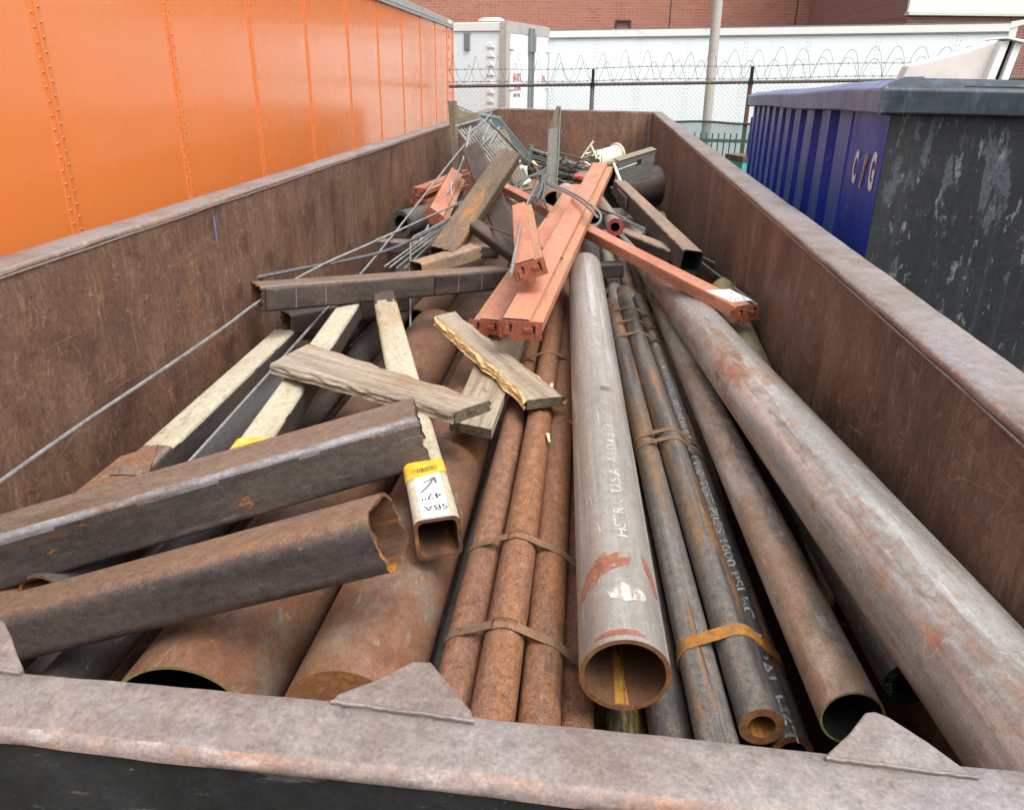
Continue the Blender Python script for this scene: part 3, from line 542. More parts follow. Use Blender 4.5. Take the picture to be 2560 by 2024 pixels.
mb.hexa([col(c0, .5)+e+od*.02, col(c0, .5)+dd*.16+od*.03, col(c0, .5)+dd*.16, col(c0, .5)+ds*.13+e], [col(c0, zc+.01)+e+od*.02, col(c0, zc+.01)+dd*.16+od*.03, col(c0, zc+.01)+dd*.16, col(c0, zc+.01)+ds*.13+e]); mb.build('corner_post', m_greypost, ct, MT, smooth=0)
mb = MB(); mb.hexa([col(c1, .5)-dd*.12, col(c1, .5)+od*.03, col(c1, .5)+od*.0, col(c1, .5)-dd*.1-od*.1], [col(c1, zc)-dd*.12+od*.03, col(c1, zc)+od*.035, col(c1, zc), col(c1, zc)-dd*.1-od*.1]); mb.build('corner_post', m_greypost, ct, MT, smooth=0)
mb = MB(); mb.hexa([col(c0, zc-.17)+od*.025+dd*.1, col(c1, zc-.17)+od*.025, col(c1, zc-.17), col(c0, zc-.17)+dd*.1], [col(c0, zc+.03)+od*.025+dd*.1, col(c1, zc+.03)+od*.025, col(c1, zc+.03)-od*.1, col(c0, zc+.03)+dd*.1-od*.1]); mb.build('door_header', m_greypost, ct, MT, smooth=0)
dw = (wd-.28)/2
for k in range(2):
    s0 = .17+k*(dw+.02); mb = MB(); q0 = col(c0, .55)+dd*s0+od*.004; q1 = q0+dd*dw
    mb.hexa([q0+od*.03, q1+od*.03, q1, q0], [q+H*(zc-.2-.55) for q in (q0+od*.03, q1+od*.03, q1, q0)])
    door = mb.build('rear_door', m_wtr, ct, MT, smooth=0, bevel=.006)
    for h_ in (.28, 1.02, 1.75):
        x_ = q0+dd*.02 if k == 0 else q1-dd*.1; x_ = col(x_, zc-.2-h_)
        mb = MB(); mb.hexa([x_+od*.06-dd*.07, x_+od*.06+dd*.12, x_+od*.02+dd*.12, x_+od*.02-dd*.07], [v+H*.13 for v in (x_+od*.06-dd*.07, x_+od*.06+dd*.12, x_+od*.02+dd*.12, x_+od*.02-dd*.07)]); mb.build('hinge', m_wtr2, door, smooth=0, bevel=.01)
    rx = q1-dd*.07 if k == 0 else q0+dd*.09
    mb = MB(); mb.tube([col(rx, .6)+od*.06, col(rx, zc-.05)+od*.06], .035, 8); mb.build('lock_rod', m_seal, door)
    mb = MB(); x_ = col(rx, zc-.5)+od*.05
    mb.hexa([x_-dd*.07+od*.05, x_+dd*.07+od*.05, x_+dd*.07, x_-dd*.07], [v+H*.34 for v in (x_-dd*.07+od*.05, x_+dd*.07+od*.05, x_+dd*.07, x_-dd*.07)]); mb.build('lock_keeper', m_seal, door, smooth=0)
    basep = q0+od*.033
    mapf = lambda x, y, bp=basep: (bp+dd*x+H*y)
    if k == 0:
        for txt, sz, xx, zz, st, mm in (("MARK'S", .21, .14, zc-1.06, .62, m_redtext), ('TRUCKING', .13, .14, zc-1.24, .68, m_redtext), ('NEW YORK', .08, .16, zc-1.36, .9, m_seal)):
            textmesh('door_lettering', txt, sz, mm, lambda x, y, xx=xx, zz=zz, bp=basep: (col(bp, zz)+dd*(xx+x)+H*y), door, cuts=0, stretch=st, bold=.006)
    else:
        textmesh('door_number', '3650', .2, m_redtext, lambda x, y, bp=basep: (col(bp, zc-1.10)+dd*(dw-.38+x)+H*y), door, cuts=0, stretch=.6, bold=.006)
for k in range(14):
    pass
mb = MB()
for k in range(17):
    q = col(c0, zc-.45-k*.17)+ds*.42+os_*.004
    mb.hexa([q, q-ds*.16, q-ds*.16+os_*.02, q+os_*.02], [q+H*.05+ds*.01, q-ds*.05+H*.10, q-ds*.05+H*.10+os_*.02, q+H*.05+os_*.02])
mb.build('stamped_tab', m_wtr2, ct, MT, smooth=0)
mb = MB(); q = col(c0, zc-.50)+ds*.95+os_*.01; mb.hexa([q, q-ds*.13, q-ds*.13+os_*.03, q+os_*.03], [v+H*.33 for v in (q, q-ds*.13, q-ds*.13+os_*.03, q+os_*.03)]); mb.build('marker_lamp', m_seal, ct, MT, smooth=0, bevel=.01)
mb = MB(); q = col(c0, zc-.66)+ds*1.55+os_*.05; mb.tube([q, q+ds*1.6], .075, 10); mb.build('document_tube', m_wtr2, ct, MT)
mb = MB(); mb.tube([q-ds*.16, q-ds*.08, q+ds*.01], .055, 10); mb.build('tube_cap', m_seal, ct, MT)
mb = MB(); q = col(c0, zc+.02)+ds*.22+dd*.02
for i in range(6):
    a0 = math.pi*i/5; mb.v += [tuple(q+ds*(.17*math.cos(a0))+H*(.075*math.sin(a0))), tuple(q+ds*(.17*math.cos(a0))+H*(.075*math.sin(a0))+od*-.25)]
mb.f += [(2*i, 2*i+1, 2*i+3, 2*i+2) for i in range(5)]+[(0, 2, 4, 6, 8, 10), (11, 9, 7, 5, 3, 1)]; mb.m += [0]*7
mb.build('roof_cap', m_wtr2, ct, MT)

# ------------------------------------------------------------------ brick buildings
fb = empty('brick_building', M.Translation((0, 45, 0))); MT = M.Translation((0, -45, 0))
tag(fb, 'broad red brick building face behind the long white trailer, with one small bricked window', 'building')
e1, e2 = V((14.611, 45.000, 6.637)), V((14.706, 45.000, 5.540))
wx0, wx1, wz0, wz1 = (0.303, 45.000, 5.192)[0], (1.060, 45.000, 5.201)[0], (0.674, 45.000, 5.169)[2], (0.648, 45.000, 5.531)[2]
mb = MB(); xr = e1.x
for lo, hi in (((-45, 0), (wx0, 16)), ((wx1, 0), (xr, 16)), ((wx0, 0), (wx1, wz0)), ((wx0, wz1), (wx1, 16))):
    mb.add([(lo[0], 45, lo[1]), (hi[0], 45, lo[1]), (hi[0], 45, hi[1]), (lo[0], 45, hi[1])], [(0, 1, 2, 3)])
mb.add([(xr, 45, 0), (xr, 60, 0), (xr, 60, 16), (xr, 45, 16)], [(0, 1, 2, 3)]); mb.add([(-45, 45, 16), (xr, 45, 16), (xr, 60, 16), (-45, 60, 16)], [(0, 1, 2, 3)]); mb.add([(-45, 45, 0), (-45, 45, 16), (-45, 60, 16), (-45, 60, 0)], [(0, 1, 2, 3)])
mb.build('wall', m_brick, fb, MT, smooth=0)
mb = MB(); mb.box((wx0, 45.12, wz0), (wx1, 45.2, wz1)); wn = mb.build('window', m_brick, fb, MT, smooth=0)
mb = MB(); mb.box((wx0-.02, 44.97, wz0-.1), (wx1+.02, 45.1, wz0)); mb.box((wx0-.02, 44.98, wz1), (wx1+.02, 45.1, wz1+.07)); mb.box((wx0-.05, 44.98, wz0), (wx0+.08, 45.1, wz1)); mb.box((wx1-.08, 44.98, wz0), (wx1+.05, 45.1, wz1)); mb.build('frame', m_dk, wn, smooth=0)
mb = MB(); mb.box((wx0+.25, 45.07, wz0+.2), (wx0+.33, 45.13, wz1-.12)); mb.box((wx0+.44, 45.07, wz0+.22), (wx0+.5, 45.13, wz1-.16)); mb.build('glazing_bar', m_salmon, wn, smooth=0)
for px in (1675, 1990):
    x_ = (3.038, 45.000, 5.813)[0] if px == 1675 else (9.278, 45.000, 5.877)[0]
    mb = MB(); mb.box((x_-.03, 44.99, 0), (x_+.03, 45.01, 16)); mb.build('joint', m_seal if 0 else m_dk, fb, MT, smooth=0)
sb = empty('ledge_building', M.Translation((8, 30, 0))); MT = M.Translation((-8, -30, 0))
tag(sb, 'darker brick building corner with a pale stone ledge under a whitened window, top right', 'building')
x0 = (9.775, 30.000, 4.872)[0]; zl0, zl1 = (11.661, 30.000, 4.998)[2], (11.636, 30.000, 5.103)[2]; zb2 = (13.284, 30.000, 4.484)[2]; zb3 = (13.302, 30.000, 4.413)[2]
mb = MB(); mb.box((x0, 30, 0), (x0+22, 44, zl0)); mb.build('wall', m_brick2, sb, MT, smooth=0)
mb = MB(); mb.box((x0-.03, 29.86, zl0+.002), (x0+22, 30.3, zl1))
for k in range(20): pass
mb.build('stone_ledge', m_stone, sb, MT, smooth=0, bevel=.01)
mb = MB(); mb.box((x0+.02, 30.05, zl1+.002), (x0+22, 30.3, zl1+4)); wn = mb.build('window', m_infill, sb, MT, smooth=0)
mb = MB(); mb.box((x0-.02, 29.98, zl1+.003), (x0+.32, 30.04, zl1+4)); mb.build('frame', m_wtr2, wn, MT.inverted() @ MT, smooth=0)
mb = MB(); mb.box((x0, 30.31, zl0), (x0+22, 44, 16)); mb.build('upper_wall', m_brick2, sb, MT, smooth=0)
mb = MB(); mb.box((x0+7, 29.9, zb3-.5), (x0+22, 29.99, zb2)); mb.build('stone_band', m_stone, sb, MT, smooth=0)

# ------------------------------------------------------------------ chain link fence with razor wire
FY = 13.3
def fz(x): return 2.938+.0311*x      # the rail climbs slightly to the right
fe = empty('chain_link_fence', M.Translation((2, FY, 0))); MT = M.Translation((-2, -FY, 0))
tag(fe, 'chain link fence with dark top rail and loops of razor wire, crossing behind the bins', 'fence')
fx0, fx1 = -2.50, 9.6
mb = MB(); mb.tube([(x, FY, fz(x)) for x in span(fx0, fx1, 12)], .024, 8); mb.build('top_rail', m_rail, fe, MT)
posts = [(-0.209, 13.300, 2.764)[0], (2.212, 13.300, 2.811)[0]]
step = posts[1]-posts[0]; posts += [posts[1]+step, posts[1]+2*step]
for i, x in enumerate(posts):
    mb = MB(); mb.tube([(x, FY+.03, 0), (x, FY+.03, fz(x)+.02)], .034, 10); po = mb.build('post', m_postr if i == 1 else m_postg, fe, MT)
    mb = MB(); mb.box((x-.022, FY-.02, fz(x)+.022), (x+.022, FY+.05, fz(x)+.22)); mb.box((x-.035, FY-.03, fz(x)-.04), (x+.035, FY+.065, fz(x)+.03)); mb.build('wire_arm', m_void, po, smooth=0)
p = .034; edges = [fx0]+[x for x in posts]+[fx1]
for a_, b_ in zip(edges[:-1], edges[1:]):
    if b_-a_ < .2: continue
    mb = MB(); nx = int((b_-a_)/p)
    for i in range(nx):
        x = a_+p*i; ztop = fz(x)+.03; nzg = int((ztop-.9)/p)
        mb.tube([(x+(p if (k+i) % 2 else 0), FY-.028+.004*(1 if (k+i) % 2 else -1), ztop-k*p) for k in range(nzg)], .0021, 3, cap=False)
        if i % 2: mb.tube([(x, FY-.028, ztop), (x+.004, FY-.03, ztop+.035)], .0026, 3)
    mb.build('mesh_panel', m_fence, fe, MT)
def barbed(z0, name):
    mb = MB(); mb.tube([(x, FY+.02, fz(x)+z0+.01*math.sin(x*2.1)) for x in span(fx0, fx1, 120)], .0035, 4)
    for i in range(int((fx1-fx0)/.13)):
        x = fx0+.13*i; z_ = fz(x)+z0+.01*math.sin(x*2.1)
        mb.tube([(x-.012, FY, z_-.018), (x+.012, FY+.03, z_+.018)], .003, 3); mb.tube([(x+.012, FY, z_-.018), (x-.012, FY+.03, z_+.018)], .003, 3)
    mb.build(name, m_blackwire, fe, MT)
barbed(.055, 'barbed_wire'); barbed(.235, 'barbed_wire')
for ph, rad, pit, zz in ((0., .205, .335, .25), (1.9, .15, .36, .17)):
    mb = MB(); pts = []
    n = int((fx1-fx0)/pit*22)
    for i in range(n+1):
        a_ = 2*math.pi*i/22+ph; x = fx0+pit*i/22; k = 1+.3*noise.noise(V((x*1.3, ph, 0)))
        pts.append((x+.015*math.cos(a_)+.07*noise.noise(V((x*.9, 3, ph))), FY+.02+rad*k*math.cos(a_)*.9, fz(x)+zz+rad*k*math.sin(a_)))
    mb.tube(pts, .003, 4)
    for i in range(0, n, 3):
        q = V(pts[i]); t = (V(pts[i+1])-q).normalized(); u = t.orthogonal().normalized()
        mb.add([q-t*.008, q+t*.008, q+u*.012], [(0, 1, 2)])
    mb.build('razor_coil', m_blackwire, fe, MT)
# green wind screen tied to the fence
ws = MB(); wx = [(0.820, 13.300, 2.430)[0], 6.6]
zt = lambda x: (1.692, 13.300, 2.415)[2]+.012*math.sin(x*5.1)
for x in span(wx[0], wx[1], 30):
    for z_ in (0, .34, .67, 1): ws.v.append((x, FY-.045-.012*math.sin(x*4+z_*3), .25+(zt(x)-.25)*z_))
ws.f = [(i*4+j, (i+1)*4+j, (i+1)*4+j+1, i*4+j+1) for i in range(30) for j in range(3)]; ws.m = [0]*90
m_ws = mat('green_screen_cloth', srgb(60, 92, 84), [(srgb(80, 112, 102), (4, 4, 4), .5, .7, .6)], rough=(.7, .9), bump=0)
m_ws.node_tree.nodes['Principled BSDF'].inputs['Alpha'].default_value = .52
o = ws.build('windscreen', m_ws, None, M.Translation((0, 0, 0)), smooth=180); tag(o, 'sheer dark green windscreen cloth tied along the lower part of the chain link fence', 'windscreen')
mb = MB(); mb.tube([(x, FY-.05, zt(x)) for x in span(wx[0], wx[1], 60)], .018, 6); mb.build('hem', m_picket, o)
# picket fence seen through the cloth
pk = empty('picket_fence', M.Translation((4, 15.2, 0))); MT = M.Translation((-4, -15.2, 0)); tag(pk, 'low dark green iron picket fence behind the windscreen', 'fence')
pz = (2.111, 15.200, 2.013)[2]; x0, x1 = (1.327, 15.200, 1.993)[0], 7.
mb = MB(); mb.box((x0-1, 15.17, pz-.035), (x1, 15.23, pz+.02)); mb.box((x0-1, 15.17, .2), (x1, 15.23, .26)); mb.build('rail', m_picket, pk, MT, smooth=0)
n = int((x1-x0+1)/.106)
for i in range(n):
    x = x0-1+.106*(i+.5); mb = MB(); mb.box((x-.011, 15.189, .05), (x+.011, 15.211, pz+.125)); mb.build('picket', m_picket, pk, MT, smooth=0)
# concrete light pole
mb = MB(); p0, p1 = V((1.939, 16.000, 2.343)), V((1.903, 16.000, 4.335)); dz = (p1-p0)/(p1.z-p0.z); g = p0-dz*p0.z
mb.ext(circ(.088, 20), None, [0, 3, 6, 9]); o = mb.build('light_pole', m_concrete, None, xf(g, p1+dz*5)); tag(o, 'plain pale concrete light pole standing behind the fence', 'pole')
# teal box
tb = empty('steel_crate', M.Translation((1.935, 11.600, 1.860))); q = tb.location.copy(); tag(tb, 'teal green metal crate with rusty top edge, seen in the gap between the two bins', 'crate')
a = V((1.703, 11.600, 2.058)); b = V((1.885, 11.200, 2.059)); c = V((2.152, 11.900, 2.042))
mb = MB(); A = [V((p.x, p.y, 0)) for p in (a, b, b+V((.75, .35, 0)), a+V((.75, .35, 0)))]; mb.hexa(A, [V((p.x, p.y, b.z-.03)) for p in A]); mb.build('crate_body', m_teal, tb, M.Translation(-q), smooth=0)
mb = MB(); A2 = [V((p.x, p.y, b.z-.028))+V((0, -.01, 0)) for p in (a, b, b+V((.76, .35, 0)), a+V((.76, .36, 0)))]; mb.hexa(A2, [p+V((0, 0, .07)) for p in A2]); mb.build('crate_rim', m_tube2, tb, M.Translation(-q), smooth=0)

# ------------------------------------------------------------------ blue bin on the right
bb_ = empty('blue_bin', None); tag(bb_, 'tall worn blue ribbed dumpster with flaking black end, right of the scrap bin', 'dumpster')
dB = V((.077, .997, -.029)).normalized(); nB = V((-.997, .077, 0)).normalized(); uB = nB.cross(dB)*-1
uB = dB.cross(nB) if dB.cross(nB).z > 0 else nB.cross(dB)
MB_ = M(((-nB.x, dB.x, uB.x, 1.05), (-nB.y, dB.y, uB.y, 3.2), (-nB.z, dB.z, uB.z, 3.0), (0, 0, 0, 1)))
bb_.matrix_world = MB_          # local: x to the right along the end, y away along the side, z up; origin at the top near corner
LB, HB, WB = 5.25, 2.7, 2.4
# flat end panel of the side, then the corrugated side
mb = MB(); mb.box((0, .002, -HB), (.06, .60, 0)); fl = mb.build('side_panel', m_blue, bb_, smooth=0)
ribs = [.62+.5*k for k in range(4)]+[2.56+.405*k for k in range(7)]
mb = MB(); prof = [(.60, .075)]
for i, y in enumerate(ribs):
    nx = ribs[i+1] if i+1 < len(ribs) else LB
    pr = .004; prof += [(y+.012, .085), (y+.05, .002), (y+.05+(nx-y)*.48, .0), (y+.08+(nx-y)*.48, .085)]
prof += [(LB, .085)]
nv = 8; vs = []
for (y, x) in prof:
    for k in range(nv+1): vs.append((x+.006*noise.noise(V((y*3, k*.7, 1))), y+.01*noise.noise(V((y*2, k*.5, 9))), -HB+(HB-.004)*k/nv))
fs = []; mi = []
for i in range(len(prof)-1):
    for k in range(nv): fs.append((i*(nv+1)+k, i*(nv+1)+k+1, (i+1)*(nv+1)+k+1, (i+1)*(nv+1)+k)); mi.append(1 if (prof[i][1] < .02 and prof[i+1][1] < .02) else 0)
mb.add(vs, fs, mi); mb.build('ribbed_side', [m_blue, m_bluegrey], bb_, smooth=0, bevel=0)
mb = MB(); mb.box((.1, .15, -HB), (WB-.1, LB-.05, -HB+.1)); mb.box((WB-.06, .1, -HB), (WB, LB, 0)); mb.box((.09, LB-.06, -HB), (WB-.062, LB, 0)); mb.build('body', m_blue, bb_, smooth=0)
mb = MB(); nx_, nz_ = 24, 24; vs = []
for i in range(nx_+1):
    for k in range(nz_+1): vs.append((.002+(WB-.004)*i/nx_, -.004-.012*noise.noise(V((i*.23, k*.19, 2))), -HB+HB*k/nz_))
fs = [(i*(nz_+1)+k, (i+1)*(nz_+1)+k, (i+1)*(nz_+1)+k+1, i*(nz_+1)+k+1) for i in range(nx_) for k in range(nz_)]; mb.add(vs, fs); mb.box((.002, .001, -HB), (.058, .0018, -.01)); mb.build('end_panel', m_flake, bb_, smooth=180)
mb = MB(); mb.box((.93, -.075, -HB), (1.02, -.016, -.02)); mb.build('door_edge', m_flake, bb_, bevel=.008)
def rimbar(pts, prof, m, name):
    mb = MB(); k = len(prof); n = len(pts)
    for p, right in pts:
        for a_, z_ in prof: mb.v.append(tuple(V(p)+V(right)*a_+V((0, 0, z_+.002*noise.noise(V(p)*2.3)))))
    for i in range(n-1):
        for j in range(k): j2 = (j+1) % k; mb.f.append((i*k+j, i*k+j2, (i+1)*k+j2, (i+1)*k+j)); mb.m.append(0)
    mb.f.append(tuple(range(k))); mb.m.append(0); mb.f.append(tuple((n-1)*k+j for j in range(k))[::-1]); mb.m.append(0)
    return mb.build(name, m, bb_, smooth=30, bevel=.006)
prof = [(.03, -.006), (-.056, -.004), (-.060, .078), (-.050, .087), (.03, .116), (.115, .121), (.115, .0)]
rimbar([((0, y, -.01+.004*math.sin(y*2.2)*min(1, y)), (1, 0, 0)) for y in span(LB+.03, .1, 24)]+[((0, 0, -.01), (1, 1, 0))], prof, m_bluerim, 'top_rim')
rimbar([((0, 0, -.01), (1, 1, 0))]+[((x, .0, -.01), (0, 1, 0)) for x in span(.1, WB+.05, 16)], prof, m_drim, 'top_rim')
mb = MB(); mb.add([(.22, -.044, .0815), (1.45, -.044, .0815), (1.45, -.034, .0850), (.22, -.034, .0850)], [(0, 1, 2, 3)]); mb.build('lid_slot', m_void, bb_, smooth=0)
mb = MB(); mb.box((.0, LB+.002, -.5), (.16, LB+.10, -.12)); mb.build('hinge_block', m_blue, bb_, smooth=0, bevel=.01)
mb = MB(); pts = [(-.012+.01*noise.noise(V((y*4, 0, 0))), y, z_+.02*noise.noise(V((y*9, 1, 1)))) for y, z_ in ((5.2, -1.02), (4.6, -1.12), (4.1, -1.22), (3.6, -1.36), (3.2, -1.48), (2.8, -1.62), (2.4, -1.78), (2.0, -2.0))]
mb.tube(smoothpts(pts, 8), .009, 6); mb.build('loose_chain', m_galv, bb_)
# stencilled letters on the flat blue panel, upright on the side (local y runs away, letters read towards the viewer's right)
for ch, y0, z0, sz in (('C', .452, -.292, .175), ('G', .155, -.292, .19)):
    textmesh('stencil_letter', ch, sz, m_whclean, lambda x, y, y0=y0, z0=z0: (-.003, y0-x, z0+y), fl, cuts=1, stretch=.62, bold=.008)
mb = MB(); vs, fs = ribbon([(-.004, .262, -.30), (-.004, .25, -.26), (-.004, .235, -.21), (-.004, .20, -.17)], .024, (1, 0, 0)); mb.add(vs, fs); mb.build('rust_scar', m_rustmark, fl, smooth=0)
mb = MB(); vs, fs = ribbon([(-.0035, .275, -.305), (-.0035, .265, -.25), (-.0035, .245, -.165)], .022, (1, 0, 0)); mb.add(vs, fs); mb.build('stencil_letter', m_sten, fl, smooth=0)

# ------------------------------------------------------------------ pale hopper cover behind the blue bin
hp = empty('compactor_hopper', M.Translation((3.754, 9.500, 3.098))); q = hp.location.copy(); tag(hp, 'pale wedge shaped metal hopper with a black slot, rising behind the blue dumpster', 'hopper')
mb = MB(); A = [(3.161, 9.500, 2.682), (3.159, 9.500, 3.079), (3.204, 9.500, 3.232), (3.768, 9.500, 3.386), (4.115, 9.500, 3.516), (3.962, 9.500, 2.701)]; mb.prism(A, (0, .22, 0)); mb.build('hopper_body', m_wedge, hp, M.Translation(-q), smooth=0, bevel=.02)
def bar(a, b, c, d, m, nm, y0=0., th=.3):
    mb = MB(); A = [V(p)+V((0, y0, 0)) for p in (a, b, c, d)]; mb.prism(A, (0, th, 0)); mb.build(nm, m, hp, M.Translation(-q), smooth=0, bevel=.008)
bar((3.904, 9.400, 2.705), (4.044, 9.400, 3.467), (4.125, 9.400, 3.487), (4.002, 9.400, 2.707), m_wtr2, 'edge_bar')
bar((4.006, 9.420, 2.706), (4.127, 9.420, 3.484), (4.190, 9.420, 3.484), (4.084, 9.420, 2.708), m_void, 'slot', .05, .2)
bar((4.067, 9.400, 2.708), (4.178, 9.400, 3.480), (4.250, 9.400, 3.473), (4.148, 9.400, 2.710), m_wtr2, 'edge_bar')
bar((4.159, 9.420, 2.709), (4.241, 9.420, 3.376), (4.257, 9.420, 3.376), (4.177, 9.420, 2.710), m_void, 'seal_strip', .02, .1)
bar((4.045, 9.360, 3.499), (4.081, 9.360, 3.511), (4.336, 9.360, 3.473), (4.243, 9.360, 3.457), m_wtr2, 'cap_plate', 0, .5)
# ------------------------------------------------------------------ long pipes
LONG = 'long steel pipes laid lengthwise in the bin'
def ext_(p0, p1, y):       # slide along the line to a given y
    p0, p1 = V(p0), V(p1); return p0+(p1-p0)*((y-p0.y)/(p1.y-p0.y))
def stencil(par, txt, r, z0, ang, size, m, stretch, away=True, bold=.0):
    """letters wrapped round a pipe of radius r, starting z0 from its near end, ang = degrees from the crown (local +x is the viewer's left)"""
    L0 = z0
    def f(x, y):
        a = R(90-ang) - (-(y if away else -y))/r*-1
        a = R(90)-R(ang)*1 - ((y-size*.36) if away else -(y-size*.36))/r
        zz = L0+x if away else L0-x
        return ((r+.0012)*math.cos(a), (r+.0012)*math.sin(a), zz)
    return textmesh('stencil_text', txt, size, m, f, par, cuts=2, stretch=stretch, bold=bold)

A0, A1 = V((.098, 1.129, 2.100)), V((-.053, 4.018, 2.172))
pA = pipe('fat bright silver steel pipe lying on top in the middle with faded white stencils', A0, A1, .084, .0095, [m_silver, m_bore, m_rustend], group=LONG, n=64)
stencil(pA, 'HSTRK  U.S.A  ASTM 513', .084, .32, -6, .037, m_sten2, 1.4, True, .0002)
stencil(pA, 'A53 HYPN 19 B A I2 HEAT 61 0 B', .084, 1.28, -4, .042, m_sten3, 1.5, True, .0)
def wrap_patch(par, name, r, pts, m, lift=.0008):
    """irregular painted or rusty patch: list of (z, deg from crown) outline, filled as a fan of the pipe surface"""
    mb = MB(); zc = sum(p[0] for p in pts)/len(pts); ac = sum(p[1] for p in pts)/len(pts); nn = 8
    def P(z, a): t = R(90-a); return ((r+lift)*math.cos(t), (r+lift)*math.sin(t), z)
    n = len(pts)
    vs = [P(zc, ac)]
    for j in range(1, nn+1):
        for (z, a) in pts: vs.append(P(zc+(z-zc)*j/nn, ac+(a-ac)*j/nn))
    fs = [(0, 1+i, 1+(i+1) % n) for i in range(n)]
    for j in range(nn-1):
        for i in range(n): fs.append((1+j*n+i, 1+(j+1)*n+i, 1+(j+1)*n+(i+1) % n, 1+j*n+(i+1) % n))
    mb.add(vs, fs); return mb.build(name, m, par, smooth=180)
m_redwash = mat('red_paint_smear', srgb(172, 108, 84), [(srgb(190, 130, 106), (30, 30, 30), .5, .64, .7), (srgb(140, 84, 64), (18, 18, 18), .56, .66, .6)], rough=(.55, .75), bump=.1, alpha=((26, 26, 26), .36, .5), k=.62)
m_whwash = mat('white_paint_smear', srgb(214, 208, 198), rough=(.5, .7), bump=.05, alpha=((40, 40, 14), .42, .56), k=.8)
def blob(zc, ac, dz, da, n=26, k=.35, seed=0):
    return [(zc+dz*(1+k*noise.noise(V((math.cos(t)*1.6, math.sin(t)*1.6, seed))))*math.cos(t), ac+da*(1+k*noise.noise(V((math.cos(t)*1.6, math.sin(t)*1.6, seed+4))))*math.sin(t)) for t in span(0, 2*math.pi, n)[:-1]]
wrap_patch(pA, 'red_smear', .084, [(.27, -22), (.262, 0), (.245, 14), (.215, 10), (.205, -8), (.20, -24), (.18, -40), (.15, -62), (.19, -66), (.225, -52), (.25, -34)][::-1] if 0 else [(.27, 22), (.265, 2), (.25, -16), (.225, -12), (.212, 4), (.20, 20), (.175, 40), (.15, 64), (.185, 66), (.22, 52), (.25, 36)], m_redwash)
wrap_patch(pA, 'red_smear', .084, [(.28, -34), (.262, -46), (.22, -56), (.17, -62), (.16, -52), (.2, -46), (.235, -36)], m_redwash)
wrap_patch(pA, 'white_smear', .084, blob(.135, -4, .026, 24, seed=2), m_whwash)
wrap_patch(pA, 'red_smear', .084, blob(.02, 8, .008, 34, seed=5), m_redwash)
wrap_patch(pA, 'scuff_mark', .084, blob(1.13, -8, .02, 10, seed=8), m_mill)

B0, B1 = V((.595, .789, 2.332)), V((.438, 3.284, 2.140))
pB = pipe('fattest scuffed grey steel pipe running along the right wall with rust blotches', ext_(B0, B1, .545), ext_(B0, B1, 5.3), .089, .009, [m_big, m_bore, m_rustend], group=LONG, n=64)
C0, C1 = V((.467, 1.04, 2.134)), V((.3285, 5.93, 1.81))
m_softrust = mat('soft_rust_bloom', srgb(158, 114, 88), [(srgb(176, 130, 100), (30, 30, 20), .48, .66, .7), (srgb(124, 86, 66), (60, 60, 40), .54, .7, .6)], rough=(.6, .8), bump=.25, alpha=((20, 20, 9), .42, .76, .62), k=.85)
for k, (z_, a_, dz, da) in enumerate(((.66, 30, .20, 14), (1.05, 40, .26, 12), (.30, 34, .22, 22), (1.5, 34, .3, 10), (2.1, 20, .3, 12), (.12, -10, .12, 14))):
    wrap_patch(pB, 'rust_bloom', .089, blob(z_, a_, dz, da, seed=40+k*3, k=.5), m_softrust)
m_yelbore = mat('yellow_rust_run', srgb(176, 128, 52), [(srgb(200, 160, 80), (30, 30, 6), .5, .66, .7)], rough=(.6, .8), alpha=((30, 30, 4), .36, .56), k=.8)
wrap_patch(pA, 'rust_run', .0742, [(.004, 170), (.004, 190), (.12, 186), (.25, 182), (.25, 178), (.12, 172)], m_yelbore, lift=-.0006)
pC = pipe('tan rusty steel pipe with open thin walled near end, left of the fattest grey pipe', C0, C1, .0525, .004, [m_tan, m_void, m_brass], group=LONG, n=56)
m_barepatch = mat('bare_steel_patch', srgb(176, 170, 162), [(srgb(196, 192, 186), (30, 30, 3), .5, .66, .7), (srgb(140, 128, 116), (14, 14, 5), .5, .68, .7)], rough=(.3, .46), metal=.35, bump=.1, alpha=((14, 14, 6), .40, .62), k=.9)
m_darkscorch = mat('dark_scale_patch', srgb(96, 88, 80), [(srgb(76, 70, 66), (30, 30, 8), .5, .66, .7)], rough=(.4, .6), bump=.1, alpha=((14, 14, 6), .44, .68), k=.9)
for k, (z_, a_, dz, da, m_) in enumerate(((.55, -6, .16, 22, m_barepatch), (1.0, -4, .22, 18, m_barepatch), (1.6, -8, .3, 20, m_barepatch), (.22, -8, .12, 18, m_barepatch), (.8, -38, .2, 18, m_darkscorch), (2.4, -4, .3, 24, m_barepatch), (3.3, 0, .35, 60, m_darkscorch), (.4, -42, .1, 16, m_darkscorch), (1.3, -40, .2, 16, m_darkscorch))):
    wrap_patch(pC, 'scale_patch', .0525, blob(z_, a_, dz, da, seed=70+k*3, k=.5), m_)
D2a, D2b = V((.347, 1.109, 2.03)), V((.169, 4.499, 1.93))
pD2 = pipe('dark pipe with orange patches and a thick rusty ring end, in the strapped dark bundle', D2a, D2b, .041, .0165, [m_mill, m_bore, m_rustend], group='dark pipes strapped in a bundle')
D1a, D1b = V((.269, 1.101, 2.0)), V((.104, 4.29, 1.92))
pD1 = pipe('dark pipe with a long orange rust streak, next to the fat silver pipe', ext_(D1a, D1b, .56), D1b, .038, .010, [m_mill, m_bore, m_rustend], group='dark pipes strapped in a bundle')
m_streak = mat('orange_rust_streak', srgb(176, 122, 74), [(srgb(150, 116, 84), (30, 30, 4), .5, .66, .6)], rough=(.7, .9), bump=.2, alpha=((30, 30, 5), .44, .74, .75))
